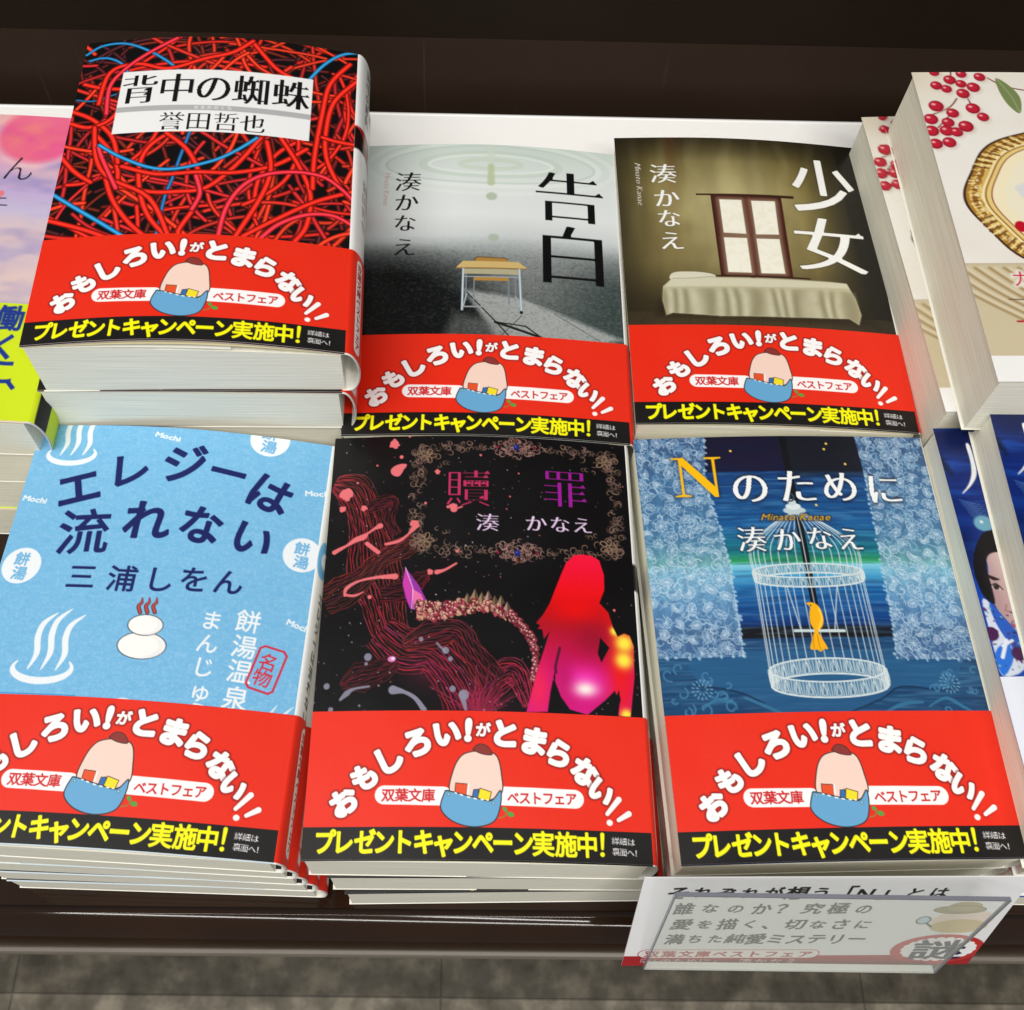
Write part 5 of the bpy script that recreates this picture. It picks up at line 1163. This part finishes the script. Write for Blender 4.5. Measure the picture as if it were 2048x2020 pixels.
nt.links.new(tc.outputs['Object'], sx.inputs[0]); nt.links.new(sx.outputs['Y'], lit_strip.inputs[0]); nt.links.new(lit_strip.outputs[0], table_shade.inputs[0])
nt.links.new(r1.outputs['Color'], mx.inputs[6]); nt.links.new(br.outputs['Color'], mx.inputs[7]); nt.links.new(mx.outputs[2], mx2.inputs[6]); nt.links.new(table_shade.outputs[2], mx2.inputs[7]); nt.links.new(mx2.outputs[2], b.inputs['Base Color'])
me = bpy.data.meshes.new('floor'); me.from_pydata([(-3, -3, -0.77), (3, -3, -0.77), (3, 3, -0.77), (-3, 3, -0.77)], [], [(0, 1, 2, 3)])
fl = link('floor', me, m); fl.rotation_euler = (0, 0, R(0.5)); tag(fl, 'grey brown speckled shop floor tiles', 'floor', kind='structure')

# ------------------------------------------------------------------ handwritten card and its clear holder
def card_sheet():
    s = Sheet(114, 58, 0.2, (238, 238, 240))
    INK = (26, 26, 30); g = random.Random(6)
    def hand(text, pts, sx, sy, w=0.026):
        n = len(text)
        for i, ch in enumerate(text):
            if ch == ' ': continue
            f = i / (n - 1); p = (pts[0][0] + (pts[1][0] - pts[0][0]) * f, pts[0][1] + (pts[1][1] - pts[0][1]) * f + g.uniform(-0.25, 0.25))
            k = 0.82 if ch in 'れぞがうとはなのをくにちた' else 1.0
            s.type(ch, *p, sx * k * g.uniform(0.94, 1.05), sy * k * g.uniform(0.94, 1.05), INK, rot=g.uniform(-5, 3), weight=w, skew=0.12)
    hand('それぞれが想う「N」とは', [(11.3, 8.9), (88.9, 9.5)], 7.0, 8.2, 0.03)
    hand('誰なのか？究極の', [(14.5, 18.8), (69.3, 19.2)], 6.6, 7.4)
    hand('愛を描く、切なさに', [(15.4, 28.9), (71.7, 29.4)], 6.6, 7.4)
    hand('満ちた純愛ミステリー', [(14.6, 38.9), (72.4, 39.5)], 6.4, 7.2)
    RD = (168, 22, 34)
    v = (27.7, 51.0)[1]
    s.fill([(-1, v), (115, v), (115, 60), (-1, 60)], RD)
    a, b_ = (7.3, 49.4), (59.9, 49.9)
    s.line([a, b_], 6.2, RD, 1, 0); s.line([a, b_], 5.6, (244, 238, 236), 1, 0)
    s.row('双葉文庫ベストフェア', (a[0] + 1.5, a[1] + 0.1), (b_[0] - 1.5, b_[1] + 0.1), 4.9, 4.6, RD, weight=0.028)
    s.row('『Nのために』', (5.4, 54.9), (31.0, 55.2), 4.4, 4.2, (246, 240, 240), weight=0.01); s.row('湊かなえ', (40.0, 55.3), (55.1, 55.5), 4.6, 4.2, (246, 240, 240), weight=0.01)
    c = (100.4, 46.0)
    s.ell(c[0], c[1] + 1, 15.0, 10.5, (190, 44, 46)); 
    for k in range(22):
        a = 6.283 * k / 22; s.ell(c[0] + 0.4 + 10.6 * math.cos(a), c[1] + 1 + 7.0 * math.sin(a), 1.6, 1.6, (248, 246, 246))
    s.ell(c[0] + 0.4, c[1] + 1, 10.6, 7.2, (248, 246, 246))
    s.type('謎', c[0] + 0.4, c[1] + 1.2, 18, 14.5, (40, 38, 70), weight=0.022)
    # a plain hat and a magnifying glass
    h = (99.9, 23.5)
    s.ell(h[0] + 2, h[1] + 3.5, 9.5, 7.0, (236, 214, 200)); s.ell(h[0] + 2, h[1] + 7.5, 9.0, 4.6, (206, 184, 130)); s.ell(h[0] - 1, h[1] - 3.4, 8.0, 2.6, (158, 148, 110)); s.ell(h[0], h[1] - 5.4, 5.2, 3.0, (176, 164, 120)); s.ring(h[0] - 1, h[1] - 3.4, 8.0, 2.6, 0.25, (90, 80, 60))
    gq = (89.8, 27.0); s.ell(*gq, 2.1, 2.4, (190, 214, 226)); s.ring(*gq, 2.1, 2.4, 0.55, (80, 84, 90)); s.line([(gq[0] + 1.4, gq[1] + 1.8), (gq[0] + 3.6, gq[1] + 4.2)], 0.9, (90, 90, 100), 1, 0)
    return s
cs = card_sheet()
o = np.array([0.0505, -0.199, 0.0542]); Rc_ = rot(0, 0, 0.0242); ex = Rc_ @ np.array([1, 0, 0]); ey = Rc_ @ np.array([0, -math.sin(0.3124), -math.cos(0.3124)]); nz = np.cross(ey, ex); nz = -nz if nz[1] > 0 else nz
U, Vv = np.meshgrid(cs.x, cs.y)
P = (U[..., None] * ex + Vv[..., None] * ey).reshape(-1, 3) / 1000
nu, nv = cs.nx, cs.ny
K = np.array([0, nu - 1, nu * nv - 1, nu * (nv - 1)])
Bk = P[K] - nz * 0.0004
F4 = grid_faces(nu, nv); n0 = nu * nv
V = np.concatenate([P, Bk]); 
F = np.concatenate([F4, np.array([[n0, n0 + 1, n0 + 2, n0 + 3], [K[0], K[1], n0 + 1, n0], [K[1], K[2], n0 + 2, n0 + 1], [K[2], K[3], n0 + 3, n0 + 2], [K[3], K[0], n0, n0 + 3]])])
ink = np.concatenate([cs.a.reshape(-1, 3), np.full((4, 3), 240.0)])
card = link('handwritten_card', mesh_from('handwritten_card', V, F, ink, False), ink_mat('card_stock', 0.5, 0.4, 0.05, 600))
card.location = o; tag(card, 'white handwritten review card with a red bottom strip, leaning at the table edge', 'card')

m, nt, b = base_mat('acrylic_reflection_veil', 0.12, 0.5)
tr = nt.nodes.new('ShaderNodeBsdfTransparent'); tr.inputs['Color'].default_value = (0.96, 0.97, 0.96, 1)
b.inputs['Base Color'].default_value = (*lin((236, 238, 230)), 1); b.inputs['Roughness'].default_value = 0.3
mxs = nt.nodes.new('ShaderNodeMixShader')
nz_ = nt.nodes.new('ShaderNodeTexNoise'); nz_.inputs['Scale'].default_value = 30; tcx = nt.nodes.new('ShaderNodeTexCoord')
mr = nt.nodes.new('ShaderNodeMapRange'); mr.inputs['To Min'].default_value = 0.15; mr.inputs['To Max'].default_value = 0.20  # pale veil mixed in for the ceiling reflected by the clear pane
nt.links.new(tcx.outputs['Object'], nz_.inputs['Vector']); nt.links.new(nz_.outputs['Fac'], mr.inputs['Value']); nt.links.new(mr.outputs['Result'], mxs.inputs['Fac'])
nt.links.new(tr.outputs[0], mxs.inputs[1]); nt.links.new(b.outputs[0], mxs.inputs[2]); nt.links.new(mxs.outputs[0], nt.nodes['Material Output'].inputs['Surface'])
M_ACR = m
M_EDGE = plain_mat('acrylic_edge', (120, 122, 132), 0.15, 0.1, 40, 0.6)
hold = empty('acrylic_holder', (0.0574, -0.205, 0.0636), rot(0, 0, 0.0071) ); tag(hold, 'clear acrylic card holder standing in front of the handwritten card', 'holder')
wd, ht, t = 0.0936, 0.0607, 0.2128
dy, dz = -math.sin(t), -math.cos(t); th = 0.0016
def slab(x0, x1, a0, a1, d0, d1):
    mb = MB(); V = []
    for x_ in (x0, x1):
        for a in (a0, a1):
            for d in (d0, d1): V.append((x_, a * dy - d * math.cos(t) , a * dz + d * math.sin(t)))
    mb.add(V, [(0, 1, 3, 2), (4, 6, 7, 5), (0, 4, 5, 1), (2, 3, 7, 6), (0, 2, 6, 4), (1, 5, 7, 3)]); return mb
slab(0, wd, 0, ht, 0, 0.0004).build('front_pane', M_ACR, hold)
e_ = 0.0007
slab(0, wd, -e_, 0, -0.0006, 0.0005).build('top_rim', M_EDGE, hold)
slab(-e_ * 0.6, 0, 0, ht, -0.0006, 0.0004).build('side_rim', M_EDGE, hold); slab(wd, wd + e_ * 0.6, 0, ht, -0.0006, 0.0004).build('side_rim', M_EDGE, hold)
slab(0, wd, ht, ht + e_ * 0.7, -0.002, 0.0004).build('bottom_rim', plain_mat('acrylic_foot', (206, 208, 204), 0.2, 0.05, 40), hold)
bpy.data.objects.remove(_fo)
